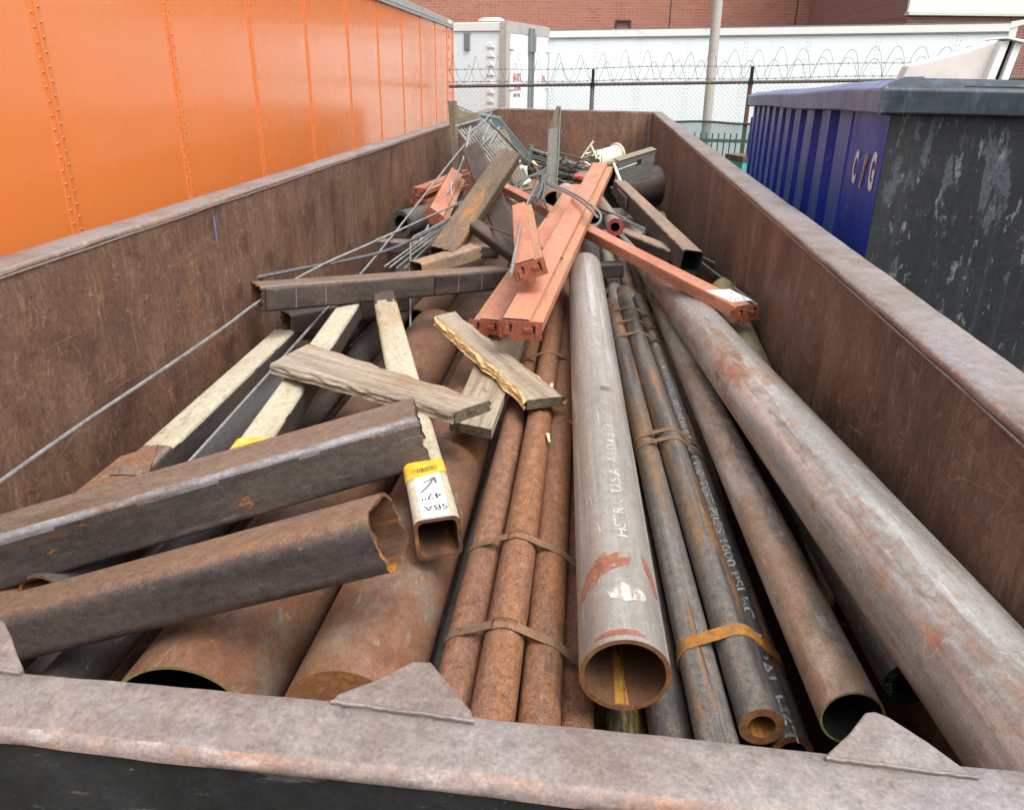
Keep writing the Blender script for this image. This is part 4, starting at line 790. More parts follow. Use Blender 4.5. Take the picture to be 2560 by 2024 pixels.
for k, (z_, a_, dz, da) in enumerate(((.72, 22, .16, 26), (.95, 18, .08, 30), (1.25, 10, .1, 18), (1.7, 0, .2, 14), (.35, -30, .1, 16))):
    wrap_patch(pD2, 'rust_bloom', .041, blob(z_, a_, dz, da, seed=90+k*3, k=.5), m_streak)
LD1 = (D1b-ext_(D1a, D1b, .56)).length
wrap_patch(pD1, 'rust_streak', .038, [(.55, -8), (.9, 2), (1.3, 0), (1.9, -2), (2.3, 2), (1.9, 8), (1.3, 12), (.9, 16), (.6, 10)], m_streak)
wrap_patch(pD1, 'rust_streak', .038, blob(.42, 0, .10, 12, seed=21), m_streak)
D3a, D3b = V((.412, 1.116, 1.97)), V((.265, 4.467, 1.90))
pD3 = pipe('grey pipe with white dotted stencil lettering along it, right side of the strapped dark bundle', D3a, D3b, .037, .0135, [m_mill, m_void, m_rustend], group='dark pipes strapped in a bundle')
stencil(pD3, 'USA DOMINITA 2 SEAM V 0 COIL  WT AE10 0 INCH 100\' TEST PRES 1000 PSI BC. A PAL H6T', .037, 2.72, 12, .029, m_sten, 2.35, False, .0003)
for q in (D1b, D2b, D3b): pass
for par, r, Lp in ((pD1, .038, LD1), (pD2, .041, (D2b-D2a).length), (pD3, .037, (D3b-D3a).length)):
    mb = MB(); prof = circ(r+.0007, 40); mb.ext(prof, circ(r+.0002, 40), [Lp-.22, Lp-.20]); mb.ext(prof, circ(r+.0002, 40), [Lp-.18, Lp-.155]); mb.build('orange_band', m_streak, par, smooth=60)
D0a = V((.199, 1.177, 1.93)); dD = (D1b-D1a)
pipe('dark pipe emerging from under the fat silver pipe at the near rim', ext_(D0a, D0a+dD, .56), D0a+dD*.9, .042, .012, [m_mill, m_bore, m_rustend], group='dark pipes strapped in a bundle')
E0 = V((.121, 1.264, 1.85)); dA = A1-A0
pE = pipe('yellow and black stained pipe low beneath the fat silver pipe', E0-dA*.2, E0+dA*.85, .043, .01, [mat('yellow_black_pipe', srgb(120, 104, 64), [(srgb(40, 38, 34), (24, 24, 3), .48, .56, .9), (srgb(170, 140, 60), (20, 20, 2), .56, .66, .7)], rough=(.4, .6), metal=.2), m_bore, m_rustend], group=LONG)
Fs = []
FG = 'red rusty pipes strapped in a bundle'
for lab, a, b, yf, r in (('red rusty pipe on the left edge of the strapped rusty bundle', (-.233, 1.276, 1.96), (-.263, 3.131, 1.96), 4.1, .0415), ('speckled rusty pipe on the crown of the strapped bundle, under the strap clips', (-.142, 1.127, 2.0), (-.170, 3.225, 2.0), 4.9, .0435), ('red rusty pipe third from the left in the strapped rusty bundle', (-.055, 1.133, 1.975), (-.108, 3.308, 1.975), 4.4, .0415), ('lower rusty pipe of the strapped bundle, half hidden beside the silver pipe', (.015, 1.182, 1.925), (-.03, 3.3, 1.925), 4.2, .036)):
    p = pipe(lab, ext_(a, b, .56), ext_(a, b, yf), r, .008, [m_rust, m_bore, m_rustend], group=FG); Fs.append((V(a), V(b), r))
I0, I1 = V((-.795, 1.226, 1.84)), V((-.949, 5.21, 1.604))
pI = pipe('very wide brown rusty pipe on the left with a dark open yellow rimmed mouth', ext_(I0, I1, 1.135), ext_(I0, I1, 4.35), .16, .007, [m_brown, m_void, m_brass], group=LONG, n=72)
wrap_patch(pI, 'oil_stain', .16, blob(1.75, -24, .05, 7, seed=31), m_dk)
G0, G1 = V((-.428, 1.145, 1.951)), V((-.483, 2.81, 1.819))
pipe('wide brown pipe with a very thick wall, lying left of the strapped rusty bundle', ext_(G0, G1, 1.085), ext_(G0, G1, 4.2), .125, .066, [m_brown, m_void, m_rustend], group=LONG, n=72)
J1 = (V((-1.323, 2.34, 1.85)), V((-1.296, 3.1, 1.85)))
pipe('smooth dark grey pipe low by the left wall between the cream tubes', ext_(*J1, 1.5), ext_(*J1, 4.6), .068, .008, [mat('smooth_dark_grey', srgb(92, 88, 86), [(srgb(70, 66, 64), (5, 5, .6), .45, .65, .7), (srgb(150, 146, 142), (40, 40, 2), .66, .74, .6)], rough=(.4, .55), metal=.3, bump=.08), m_bore, m_rustend], group=LONG)
pipe('rusty brown pipe against the left wall under the cream tube', (-1.45, 1.4, 1.80), (-1.44, 4.3, 1.80), .07, .008, [m_brown, m_bore, m_rustend], group=LONG)
pipe('dark pipe low under the two heavy tubes at the near left corner', (-1.155, .9, 1.79), (-1.12, 4.9, 1.79), .062, .008, [m_dk, m_bore, m_rustend], group=LONG)
pipe('dark reddish pipe in the near left corner below the lower heavy tube', (-1.33, .6, 1.66), (-1.30, 3.9, 1.66), .06, .008, [m_dk, m_bore, m_rustend], group=LONG)
pipe('shadowed dark pipe in the slot left of the strapped rusty bundle', (-.285, .58, 1.84), (-.30, 4.4, 1.80), .038, .01, [m_mill, m_bore, m_rustend], group=LONG)
Q0 = V((.623, 1.198, 2.08)); 
q = V((0.611, 1.175, 2.100))
pQ = pipe('dark pipe with a green painted lettered end, under the fattest grey pipe', q, V((.52, 4.6, 1.93)), .046, .017, [m_mill, m_void, m_grnend], group=LONG, n=56)
for k, (ch, a) in enumerate(zip('V60 NLL5', (214, 200, 186, 172, 158, 146, 134, 122))):
    if ch == ' ': continue
    rm = .0375; a_ = R(a)
    textmesh('end_lettering', ch, .017, m_sten, lambda x, y, a_=a_: (-((rm+y-.006)*math.cos(a_+(x-.004)/rm*-1)) if 0 else (-(rm+y-.006)*math.cos(a_-(x-.004)/rm)), (rm+y-.006)*math.sin(a_-(x-.004)/rm), -.0008), pQ, cuts=0, stretch=.8)
pipe('yellow brown pipe lowest in the near right corner under the green ended pipe', (.585, .58, 1.97), (.50, 4.2, 1.80), .05, .008, [m_tube2, m_bore, m_rustend], group=LONG)
pipe('rusty pipe sunk between the tan pipe and the stencilled bundle', (.44, .6, 1.93), (.33, 4.4, 1.76), .04, .008, [m_rust, m_bore, m_rustend], group=LONG)
pipe('weathered yellowish pipe pressed against the right wall behind the fattest pipe', (.622, 1.5, 2.02), (.618, 3.78, 2.155), .055, .008, [mat('yellowed_pipe', srgb(140, 128, 104), [(srgb(104, 94, 78), (12, 12, 2), .45, .64, .8), (srgb(176, 136, 76), (6, 6, 3), .55, .68, .7)], rough=(.5, .7), metal=.2), m_bore, m_rustend], group=LONG)
# pipes lower in the load, seen through the gaps
for lab, a, b, r, m in (('dark pipe on the bin floor seen through the gap right of the silver pipe', (.23, .7, 1.80), (.10, 6.2, 1.62), .06, m_dk), ('deep brown pipe under the strapped rusty bundle', (-.12, .7, 1.82), (-.16, 5.2, 1.78), .06, m_brown), ('dark grey pipe lying deep along the middle behind the silver pipe', (-.02, 4.1, 1.93), (-.10, 9.5, 1.80), .07, m_mill), ('grey steel pipe with bright flank behind the dark bundle', (.135, 4.3, 1.90), (.06, 6.4, 1.90), .042, m_silver), ('tan pipe lying deep behind the stencilled bundle, right of the bright flanked one', (.235, 4.5, 1.86), (.16, 6.6, 1.86), .045, m_tan), ('dark brown pipe deep along the left wall at the far end', (-1.35, 4.6, 1.74), (-1.30, 11.5, 1.62), .09, m_dk), ('rusty brown pipe deep in the far left of the bin', (-1.05, 4.4, 1.70), (-.95, 11.6, 1.62), .1, m_brown), ('dark pipe deep in the far middle of the bin', (-.55, 5.0, 1.76), (-.5, 11.4, 1.68), .11, m_dk), ('dull pipe deep along the far right wall', (.55, 5.6, 1.80), (.5, 11.4, 1.64), .1, m_dk), ('dark steel pipe lying deep right of centre at the far end', (.2, 6.8, 1.72), (.15, 11.6, 1.66), .1, m_mill)):
    pipe(lab, a, b, r, .01, [m, m_void, m_rustend], group=LONG, n=32)

# ------------------------------------------------------------------ steel straps round the bundles
def strap(label, pipes, y, m, wid=.014, lift=.0015, slant=0., clip=None, ext=None):
    """band pulled tight round the pipes (axis points a, b, radius) in the plane at y (leaning by slant in y per x)"""
    pts = []
    cs = []
    for a, b, r in pipes:
        c = ext_(a, b, y); c = ext_(a, b, y+slant*c.x); cs.append((c, r))
        for t in range(36): pts.append((c.x+(r+lift)*math.cos(2*math.pi*t/36), c.z+(r+lift)*math.sin(2*math.pi*t/36)))
    pts = sorted(set((round(p[0], 5), round(p[1], 5)) for p in pts))
    def half(ps):
        h = []
        for p in ps:
            while len(h) > 1 and (h[-1][0]-h[-2][0])*(p[1]-h[-2][1])-(h[-1][1]-h[-2][1])*(p[0]-h[-2][0]) <= 0: h.pop()
            h.append(p)
        return h
    hull = half(pts)[:-1]+half(pts[::-1])[:-1]
    o = V((sum(p[0] for p in hull)/len(hull), y, sum(p[1] for p in hull)/len(hull))); mb = MB(); n = len(hull); th = .0016
    cx = o.x; cz = o.z
    for (x, z) in hull:
        d = V((x-cx, 0, z-cz)).normalized(); yy = y+slant*x+.003*noise.noise(V((x*20, y, 0)))
        for (k, w_) in ((0, -wid/2), (0, wid/2), (th, wid/2), (th, -wid/2)): mb.v.append(tuple(V((x, yy+w_, z))+d*k-o))
    for i in range(n):
        j = (i+1) % n
        for k in range(4):
            k2 = (k+1) % 4; mb.f.append((i*4+k, i*4+k2, j*4+k2, j*4+k)); mb.m.append(0)
    s = mb.build('steel_strap', m, None, M.Translation(o), smooth=35); tag(s, label, 'strap', 'steel straps round the pipe bundles')
    if clip is not None:
        c, r = cs[clip]; cm = MB(); seg = []
        for t in range(-4, 5):
            a = R(90+t*9); seg.append(V((c.x+(r+lift+.003)*math.cos(a), c.y, c.z+(r+lift+.003)*math.sin(a)))-o)
        for p in seg: cm.v += [tuple(p+V((0, -wid*.62, 0))), tuple(p+V((0, wid*.62, 0)))]
        cm.f = [(2*i, 2*i+1, 2*i+3, 2*i+2) for i in range(8)]; cm.m = [0]*8
        cl = cm.build('strap_clip', m_rust, s, smooth=180); so = cl.modifiers.new('solid', 'SOLIDIFY'); so.thickness = .002
    return s
Fb = Fs
strap('rusty steel strap nearest the near rim round the red rusty bundle', Fb, 1.30, m_strap, .027, clip=1, slant=-.1)
strap('greyish steel strap round the red rusty bundle, second from the near rim', Fb, 1.64, m_strap, .026, clip=1, slant=-.1)
strap('thin strap at the far part of the red rusty bundle, near the salmon beam ends', Fb[1:3]+Fb[:1], 3.05, m_strap, .026)
Db = [(D1a, D1b, .038), (D2a, D2b, .041), (D3a, D3b, .037)]
strap('wide orange rusted strap round the near end of the dark pipe bundle', Db, 1.30, m_strapo, .036, slant=.1)
strap('near band of the doubled strap round the middle of the dark pipe bundle', Db, 2.32, m_strap, .026, slant=-.05)
strap('far band of the doubled strap round the middle of the dark pipe bundle', Db, 2.37, m_strap, .026, slant=.02)
strap('first of three narrow straps near the far end of the dark bundle, nearest the viewer', Db, 3.52, m_strap, .032)
strap('middle one of three narrow straps near the far end of the dark bundle', Db, 3.74, m_strap, .032)
strap('farthest of three narrow straps, just before the orange banded pipe ends', Db, 3.98, m_strap, .032)

# ------------------------------------------------------------------ heavy square tubes and welded tees
def sqtube(name, p0, p1, w, h, wall, mats, parent=None, jag=(0, 0), roll=0, paint=None, rad=.016, n=12, seed=0., upv=(0, 0, 1), worn=False):
    L = (V(p1)-V(p0)).length; mb = MB(); o = rrect(w, h, rad); i = rrect(w-2*wall, h-2*wall, max(rad-wall, .004))
    # same vertex count for both skins
    n_ = len(o); i = [(x*(w/2-wall)/(w/2), y*(h/2-wall)/(h/2)) for x, y in o]
    zs = span(0, L, max(n, int(L/.05)))
    def fm(k, iz, z):
        y = o[k][1]; x = o[k][0]
        if worn and x < -w/2+rad*1.15 and y > h/2-rad*(1.0+.5*noise.noise(V((z*5, seed, 8)))): return 4  # worn: corner arc that takes the painted highlight
        if not paint: return 0
        j = .03*noise.noise(V((x*30, z*6, seed)))+.012*noise.noise(V((x*90, z*40, seed)))
        lim = h/2-rad*.75+.006*noise.noise(V((z*14, seed, 2)))
        return 3 if (y > lim and paint[0]+j < z < paint[1]+j*1.6) else 0
    mb.ext(o, i, zs, jag=jag, fm=fm, seed=seed)
    m = xf(p0, p1, upv, roll)
    if parent: m = parent.matrix_world.inverted() @ m
    return mb.build(name, mats, parent, m, smooth=35)
TEE = 'tee shaped weldments of square steel tube'
bpy.context.view_layer.update()
def tee(label, loc):
    e = empty('tee_frame', M.Translation(loc)); e.matrix_world = M.Translation(loc); bpy.context.view_layer.update(); return tag(e, label, 'steel frame', TEE)
MT_ = [m_tube, m_bore, m_cut, m_white]
# tee whose cream stem points at the viewer with handwriting on it
K0, K1 = V((-0.322, 1.506, 2.115)), V((-1.042, 3.696, 2.055))
t1 = tee('square tube tee with dark crossbar and cream stem, its open end handwritten SBA', K0)
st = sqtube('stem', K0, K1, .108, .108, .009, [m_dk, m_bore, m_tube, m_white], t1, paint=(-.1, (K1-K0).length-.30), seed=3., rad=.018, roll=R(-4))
Mi = st
def on_top(u, z, h=.0548, lift=.0006): return (u, h+lift, z)      # local: x = viewer's left, y up, z away
LW = .066
mb = MB(); mb.add([on_top(LW/2, .004), on_top(-LW/2, .004), on_top(-LW/2, .24), on_top(LW/2, .24)], [(0, 1, 2, 3)]); mb.build('white_tag_paint', m_whclean, st, smooth=0)
# shipping label wrapping over the top
ly = .215
vs = []
pr = rrect(.1092, .1092, .0184)
side = sorted([p for p in pr if p[1] > .034], key=lambda p: p[0]); n_ = len(side)
for p in side: vs += [(p[0]*1.012, p[1]*1.012+.0006, ly+.012*noise.noise(V((p[0]*9, 1, 1)))-p[0]*.25), (p[0]*1.012, p[1]*1.012+.0006, ly+.085-p[0]*.1)]
mb = MB(); mb.add(vs, [(2*i, 2*i+1, 2*i+3, 2*i+2) for i in range(n_-1)]); lb = mb.build('yellow_label', m_yellow, st, smooth=60)
mb = MB(); rr = random.Random(4); x = -.030
while x < .036:
    wb = rr.choice((.0008, .0014, .0022)); mb.add([(x, .0564, ly+.020-x*.22), (x+wb, .0564, ly+.020-x*.22), (x+wb, .0564, ly+.045-x*.22), (x, .0564, ly+.045-x*.22)], [(0, 1, 2, 3)]); x += wb+rr.choice((.001, .0018, .003))
mb.build('barcode', m_ink, lb, smooth=0)
mb = MB(); 
vs, fs = ribbon([on_top(.022, .128, lift=.0016), on_top(.008, .145, lift=.0016), on_top(-.006, .17, lift=.0016), on_top(-.016, .196, lift=.0016)], .006, (0, 1, 0)); mb.add(vs, fs)
vs, fs = ribbon([on_top(.012, .176, lift=.0016), on_top(-.004, .184, lift=.0016), on_top(-.017, .198, lift=.0016)], .0055, (0, 1, 0)); mb.add(vs, fs)
vs, fs = ribbon([on_top(-.017, .198, lift=.0016), on_top(-.0185, .182, lift=.0016), on_top(-.019, .165, lift=.0016)], .0065, (0, 1, 0)); mb.add(vs, fs); mb.build('marker_arrow', m_inkg, st, smooth=0)
for txt, z_, sz, x_ in (('47"', .116, .040, -.026), ('SBA', .058, .036, -.034)):
    textmesh('handwriting', txt, sz, m_ink, lambda x, y, z_=z_, x_=x_: (x_+x, .0562, z_-y), st, cuts=0, stretch=.95)
X0, X1 = V((-1.470, 3.187, 2.178)), V((-0.512, 4.260, 2.046))
cbm = (X1-X0)
cdir = (X1-X0).normalized()
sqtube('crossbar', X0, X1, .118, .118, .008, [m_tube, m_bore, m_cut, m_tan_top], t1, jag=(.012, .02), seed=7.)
K1n = K1
nrm = V((0, 0, 1)).cross(cdir).normalized(); nrm = nrm if nrm.y < 0 else -nrm
for f0, f1 in ((.01, .33), (.64, .985)):
    a = X0+(X1-X0)*f0+nrm*.066; b = X0+(X1-X0)*f1+nrm*.066
    mm = t1.matrix_world.inverted() @ xf(a, b); mb = MB(); L = (b-a).length
    o_ = rrect(.012, .098, .005, 3); mb.ext(o_, None, span(0, L, 10), mi=(0, 0, 0)); pl = mb.build('lap_plate', m_dk, t1, mm, smooth=35, bevel=0)
    for fz_ in (.3, .62):
        wb = MB(); wb.tube([(s*.0078+.0006*noise.noise(V((k, fz_*9, 0))), y_, L*fz_+.003*noise.noise(V((y_*90, fz_, 0)))) for s in (0,) for k, y_ in enumerate(span(-.04, .04, 14))] if 0 else [((.0074 if (mm.to_3x3() @ V((1, 0, 0))).dot(nrm) > 0 else -.0074), y_, L*fz_+.004*noise.noise(V((y_*90, fz_, 0)))) for y_ in span(-.042, .042, 14)], .0022, 5); wb.build('weld_seam', m_edge, pl)
# second tee, stem under the board
k2a, k2b = V((-1.0, 1.62, 2.015)), V((-1.162, 3.52, 2.02))
t2 = tee('square tube tee with cream stem and yellow label, crossing under the long weathered board', k2a)
k2n = ext_(V((-1.005, 2.100, 2.020)), V((-1.162, 3.547, 2.030)), 1.75); k2f = V((-1.162, 3.547, 2.030))
st2 = sqtube('stem', k2n, k2f, .1, .1, .0085, [m_tube, m_bore, m_tube, m_white], t2, paint=(-.1, 9), seed=13.)
z_lab = (V((-0.977, 2.042, 2.050))-V(k2n)).length-.02
vs = []
for p in side: vs += [(p[0]*1.012, p[1]*1.012+.0006, z_lab-.07-p[0]*.15), (p[0]*1.012, p[1]*1.012+.0006, z_lab+.01-p[0]*.1)]
mb = MB(); mb.add(vs, [(2*i, 2*i+1, 2*i+3, 2*i+2) for i in range(n_-1)]); lb = mb.build('yellow_label', m_yellow, st2, smooth=60)
mb = MB(); x = -.030
while x < .036:
    wb = rr.choice((.0008, .0014, .0022)); mb.add([(x, .0522, z_lab-.052), (x+wb, .0522, z_lab-.052), (x+wb, .0522, z_lab-.028), (x, .0522, z_lab-.028)], [(0, 1, 2, 3)]); x += wb+rr.choice((.001, .0018, .003))
mb.build('barcode', m_ink, lb, smooth=0)
sqtube('crossbar', (-1.489, 3.533, 1.955), (-1.024, 4.043, 1.955), .118, .112, .008, [m_dk, m_bore, m_cut, m_white], t2, jag=(.012, .012), seed=17.)
# heavy tee at the near left: upper heavy tube with a cream stem running up the left wall
L1a, L1b = V((-1.50, 1.545, 1.94)), V((-0.437, 1.862, 2.215))
t3 = tee('heavy square tube tee, upper of two heavy tubes, its cream stem along the left wall', L1a)
sqtube('crossbar', L1a, L1b, .15, .15, .008, [m_tube, m_bore, m_cut, m_tan_top, m_cornerglint], t3, jag=(.01, .008), seed=23., n=20, worn=True)
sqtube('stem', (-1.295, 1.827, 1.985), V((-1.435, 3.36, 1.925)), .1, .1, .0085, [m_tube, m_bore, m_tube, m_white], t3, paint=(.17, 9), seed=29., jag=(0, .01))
a = V((-1.295, 1.827, 1.985)); dst = (V((-1.435, 3.36, 1.925))-a).normalized(); dcr = (L1b-L1a).normalized()
mb = MB(); mb.prism([(-1.372, 1.933, 2.034), (-1.304, 2.027, 2.034), (-1.239, 1.858, 2.034), (-1.385, 1.732, 2.022)][::-1], (0, 0, -.02)); mb.build('gusset_plate', m_brown, t3, t3.matrix_world.inverted(), smooth=0)
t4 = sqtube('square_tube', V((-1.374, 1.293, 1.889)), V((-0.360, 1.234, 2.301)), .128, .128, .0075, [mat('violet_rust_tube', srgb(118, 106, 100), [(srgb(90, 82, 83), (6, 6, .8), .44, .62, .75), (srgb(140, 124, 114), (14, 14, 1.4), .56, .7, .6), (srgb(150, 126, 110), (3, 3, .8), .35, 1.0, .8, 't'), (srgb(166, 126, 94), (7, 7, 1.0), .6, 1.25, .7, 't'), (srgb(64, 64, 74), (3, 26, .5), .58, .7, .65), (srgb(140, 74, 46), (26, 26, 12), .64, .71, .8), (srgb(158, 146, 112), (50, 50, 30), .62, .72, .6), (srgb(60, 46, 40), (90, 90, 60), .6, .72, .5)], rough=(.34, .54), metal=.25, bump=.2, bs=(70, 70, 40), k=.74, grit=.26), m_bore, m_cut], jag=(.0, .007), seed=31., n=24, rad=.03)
tag(t4, 'lower heavy square tube with a torn jagged open end, resting on the wide pipes', 'square tube')
sq = 'loose square steel tubes'
o = sqtube('square_tube', (-0.871, 4.350, 2.131), (-0.647, 5.700, 2.551), .152, .10, .007, [m_tube2, m_bore, m_tube2], jag=(.01, .02), seed=37., roll=R(12)); tag(o, 'orange brown square tube tilted up to the right, leaning over scrap behind the crossbar', 'square tube', sq)
o = sqtube('square_tube', (-0.507, 4.800, 2.086), (-1.008, 6.300, 2.544), .155, .07, .007, [m_dk, m_bore, m_dk], seed=41., roll=R(-30)); tag(o, 'wide dark brown tube leaning up against the tan post, behind the orange brown tube', 'square tube', sq)
o = sqtube('square_tube', (-0.722, 4.620, 2.256), (-0.401, 4.300, 2.128), .075, .075, .006, [m_dk, m_bore, m_dk], seed=43., roll=R(20)); tag(o, 'short dark bar slanting down to the right beside the salmon beam ends', 'square tube', sq)
o = sqtube('square_tube', (-1.44, 5.02, 2.035), (-0.638, 5.050, 2.021), .1, .085, .007, [m_tube, m_bore, m_tan], seed=47., paint=None); tag(o, 'dark horizontal tube lying crosswise below the grey thick walled pipe', 'square tube', sq)
o = sqtube('square_tube', (-0.971, 4.121, 2.100), (-0.703, 4.497, 2.130), .1, .09, .007, [m_tan_top, m_bore, m_cut], jag=(.0, .03), seed=53.); tag(o, 'short cut tube end poking up just behind the dark crossbar of the handwritten tee', 'square tube', sq)
# dark tee on the right
r1 = tee('dark brown tee of square tube slanting along the right wall beyond the salmon cross beam', (0.144, 6.500, 2.273))
sqtube('crossbar', (0.489, 4.050, 2.221), (0.154, 6.500, 2.258), .11, .12, .007, [m_dk, m_void, m_dk, m_tan_top], r1, paint=(-.1, 9), seed=59., roll=R(8))
sqtube('stem', (0.435, 4.300, 2.185), (0.154, 4.900, 2.179), .09, .09, .007, [m_dk, m_void, m_dk, m_tan_top], r1, seed=61., paint=(-.1, 9))
mb = MB(); A = [(0.443, 4.500, 2.266), (0.354, 4.900, 2.272), (0.276, 5.400, 2.276), (0.429, 5.300, 2.271)]; mb.prism(A, (0, 0, -.01)); mb.build('gusset_plate', m_dk, r1, r1.matrix_world.inverted(), smooth=0)
for y_, px, py in ((4.55, 1668, 607), (5.6, 1570, 508)):
    a = V((0.398, 4.500, 2.226)) if y_ < 5 else V((0.191, 5.700, 2.248)); b = a+(V((0.154, 6.500, 2.258))-V((0.489, 4.050, 2.221))).normalized()*.42
    mb = MB(); o_ = rrect(.012, .10, .005, 3); mb.ext(o_, None, span(0, .42, 6)); mb.build('lap_plate', m_dk, r1, r1.matrix_world.inverted() @ xf(a, b), smooth=35)
o = sqtube('square_tube', (0.058, 4.620, 1.881), (0.372, 4.550, 1.841), .085, .07, .006, [m_dk, m_void, m_dk], seed=67.); tag(o, 'short dark tube lying crosswise behind the ends of the dark pipe bundle', 'square tube', sq)
o = sqtube('square_tube', (-.42, 4.55, 2.0), (.16, 4.7, 2.02), .09, .09, .006, [m_dk, m_void, m_dk], seed=71.); tag(o, 'dark tube lying crosswise in the gap just beyond the silver pipe far end', 'square tube', sq)

# ------------------------------------------------------------------ salmon rack beams
SG = 'salmon pink rack beams'
def beam(label, p0, p1, w, h, flip=1, roll=0, ends=(1, 0), plate=1.):
    """step beam: tall part and lower ledge; flip = side of the ledge (+1 ledge on the viewer's right)"""
    m = xf(p0, p1, roll=roll); e = empty('rack_beam', m); e.matrix_world = m; tag(e, label, 'rack beam', SG)
    L = (V(p1)-V(p0)).length; mb = MB(); f = -flip
    t = h*.62
    prof = [(-w/2, -h/2), (w*.18, -h/2), (w/2, -h/2), (w/2, -h/2+t), (w*.22, -h/2+t), (w*.205, h/2), (-w/2+.004, h/2), (-w/2, h/2-.004)]
    prof = [(x*f, y) for x, y in prof]
    if f < 0: prof = prof[::-1]
    mb.ext(prof, None, span(0, L, 12), mi=(0, 0, 1)); bd = mb.build('beam_body', [m_salmon, m_void], e, smooth=20, bevel=.0025)
    mb = MB(); x0, x1 = sorted((w*.225*f, (w/2-.001)*f)); mb.box((x0, -h/2+t+.0006, .002), (x1, -h/2+t+.0012, L-.002)); mb.build('dusty_ledge', m_salmon2, e, smooth=0)
    for z, s in ((0, -1), (L, 1)):
        if not ends[0 if z == 0 else 1]: continue
        mb = MB(); hh = h*plate; th = .004*s
        zo = z+.003*s
        mb.box((-w/2-.006, -h/2-.012, min(zo, zo+th)), (w/2+.01, -h/2+hh*.92, max(zo, zo+th)))
        mb.box((-w*.05, -h/2-.022, min(zo, zo+th)), (w*.22, -h/2-.0121, max(zo, zo+th)))
        mb.box((w/2+.0102, -h/2-.01, min(zo, zo-.02*s)), (w/2+.014, -h/2+hh*.8, max(zo, zo-.02*s)))
        # folded tabs
        mb.box((-w*.3, -h*.18, min(zo+th, zo+th*3.4)), (-w*.08, h*.05, max(zo+th, zo+th*3.4)))
        mb.box((w*.30, -h*.46, min(zo+th, zo+th*2.6)), (w*.46, h*.06, max(zo+th, zo+th*2.6)))
        mb.box((-w*.47, -h*.46, min(zo+th, zo+th*2.2)), (-w*.38, h*.2, max(zo+th, zo+th*2.2)))
        pl = mb.build('end_plate', m_plate, e, smooth=0, bevel=.0012)
        for hx in (-w*.34, w*.27):
            mb = MB(); pts = [(hx+.0075*math.cos(a), .004+.0095*math.sin(a)) for a in span(R(-60), R(240), 10)]+[(hx-.003, -.018), (hx+.003, -.018)]
            zq = zo+th*1.05
            mb.prism([V((x, y, zq)) for x, y in pts], (0, 0, .0008*s)); mb.build('keyhole', m_void, pl, smooth=0)
    return e
beam('widest salmon step beam lying diagonally on top in the middle', (-0.259, 2.760, 2.235), (0.012, 5.905, 2.475), .146, .066, flip=1, ends=(1, 0))
s1 = beam('salmon beam crossing the bin to the right wall with a white paper label', V((0.600, 3.044, 2.256)), (-0.713, 6.014, 2.300), .098, .055, flip=1, ends=(1, 0), roll=R(-6))
mb = MB(); mb.add([(.030, .0281, .055), (-.046, .0281, .030), (-.047, .0281, .20), (.044, .0281, .235)], [(0, 1, 2, 3)]); pp = mb.build('paper_label', m_paper, s1, smooth=0)
mb = MB()
for k in (((-.025, .20), (-.035, .17), (-.02, .14), (.0, .15), (.008, .18)), ((-.005, .115), (.004, .105)), ((-.034, .09), (-.028, .06), (-.01, .055), (-.012, .085), (-.03, .09)), ((.0, .085), (.012, .06), (.024, .075), (.012, .095), (.0, .085)), ((-.03, .05), (-.018, .044))):
    vs, fs = ribbon(smoothpts([(x, .0285, z) for x, z in k], 5), .003, (0, 1, 0)); mb.add(vs, fs)
mb.build('pen_scribble', m_ink, pp, smooth=0)
beam('salmon beam just left of the widest one, its near end beside the rusty bundle', (-0.438, 3.101, 2.130), (-0.166, 5.645, 2.360), .125, .055, flip=-1, ends=(1, 0))
beam('short steep salmon beam lying over the others with a torn end plate', (-0.253, 3.021, 2.400), (-0.438, 4.573, 2.380), .112, .062, flip=1, ends=(1, 0), roll=R(-18))
beam('uppermost of the two stacked salmon beams by the left wall', (-1.429, 6.293, 2.210), (-1.272, 7.587, 2.210), .12, .055, flip=1, ends=(1, 0))
beam('lower of the two stacked salmon beams by the left wall', (-1.446, 6.300, 2.130), (-1.252, 7.351, 2.130), .13, .05, flip=1, ends=(1, 0))
beam('salmon beam standing on edge right of the grey thick walled pipe', (-1.077, 5.228, 2.190), (-1.179, 6.592, 2.300), .15, .07, flip=1, ends=(1, 0), roll=R(35))
beam('salmon beam scrap sunk under the crossing beams', (-0.358, 4.361, 2.150), (-0.260, 5.422, 2.200), .12, .05, flip=1, ends=(0, 0))

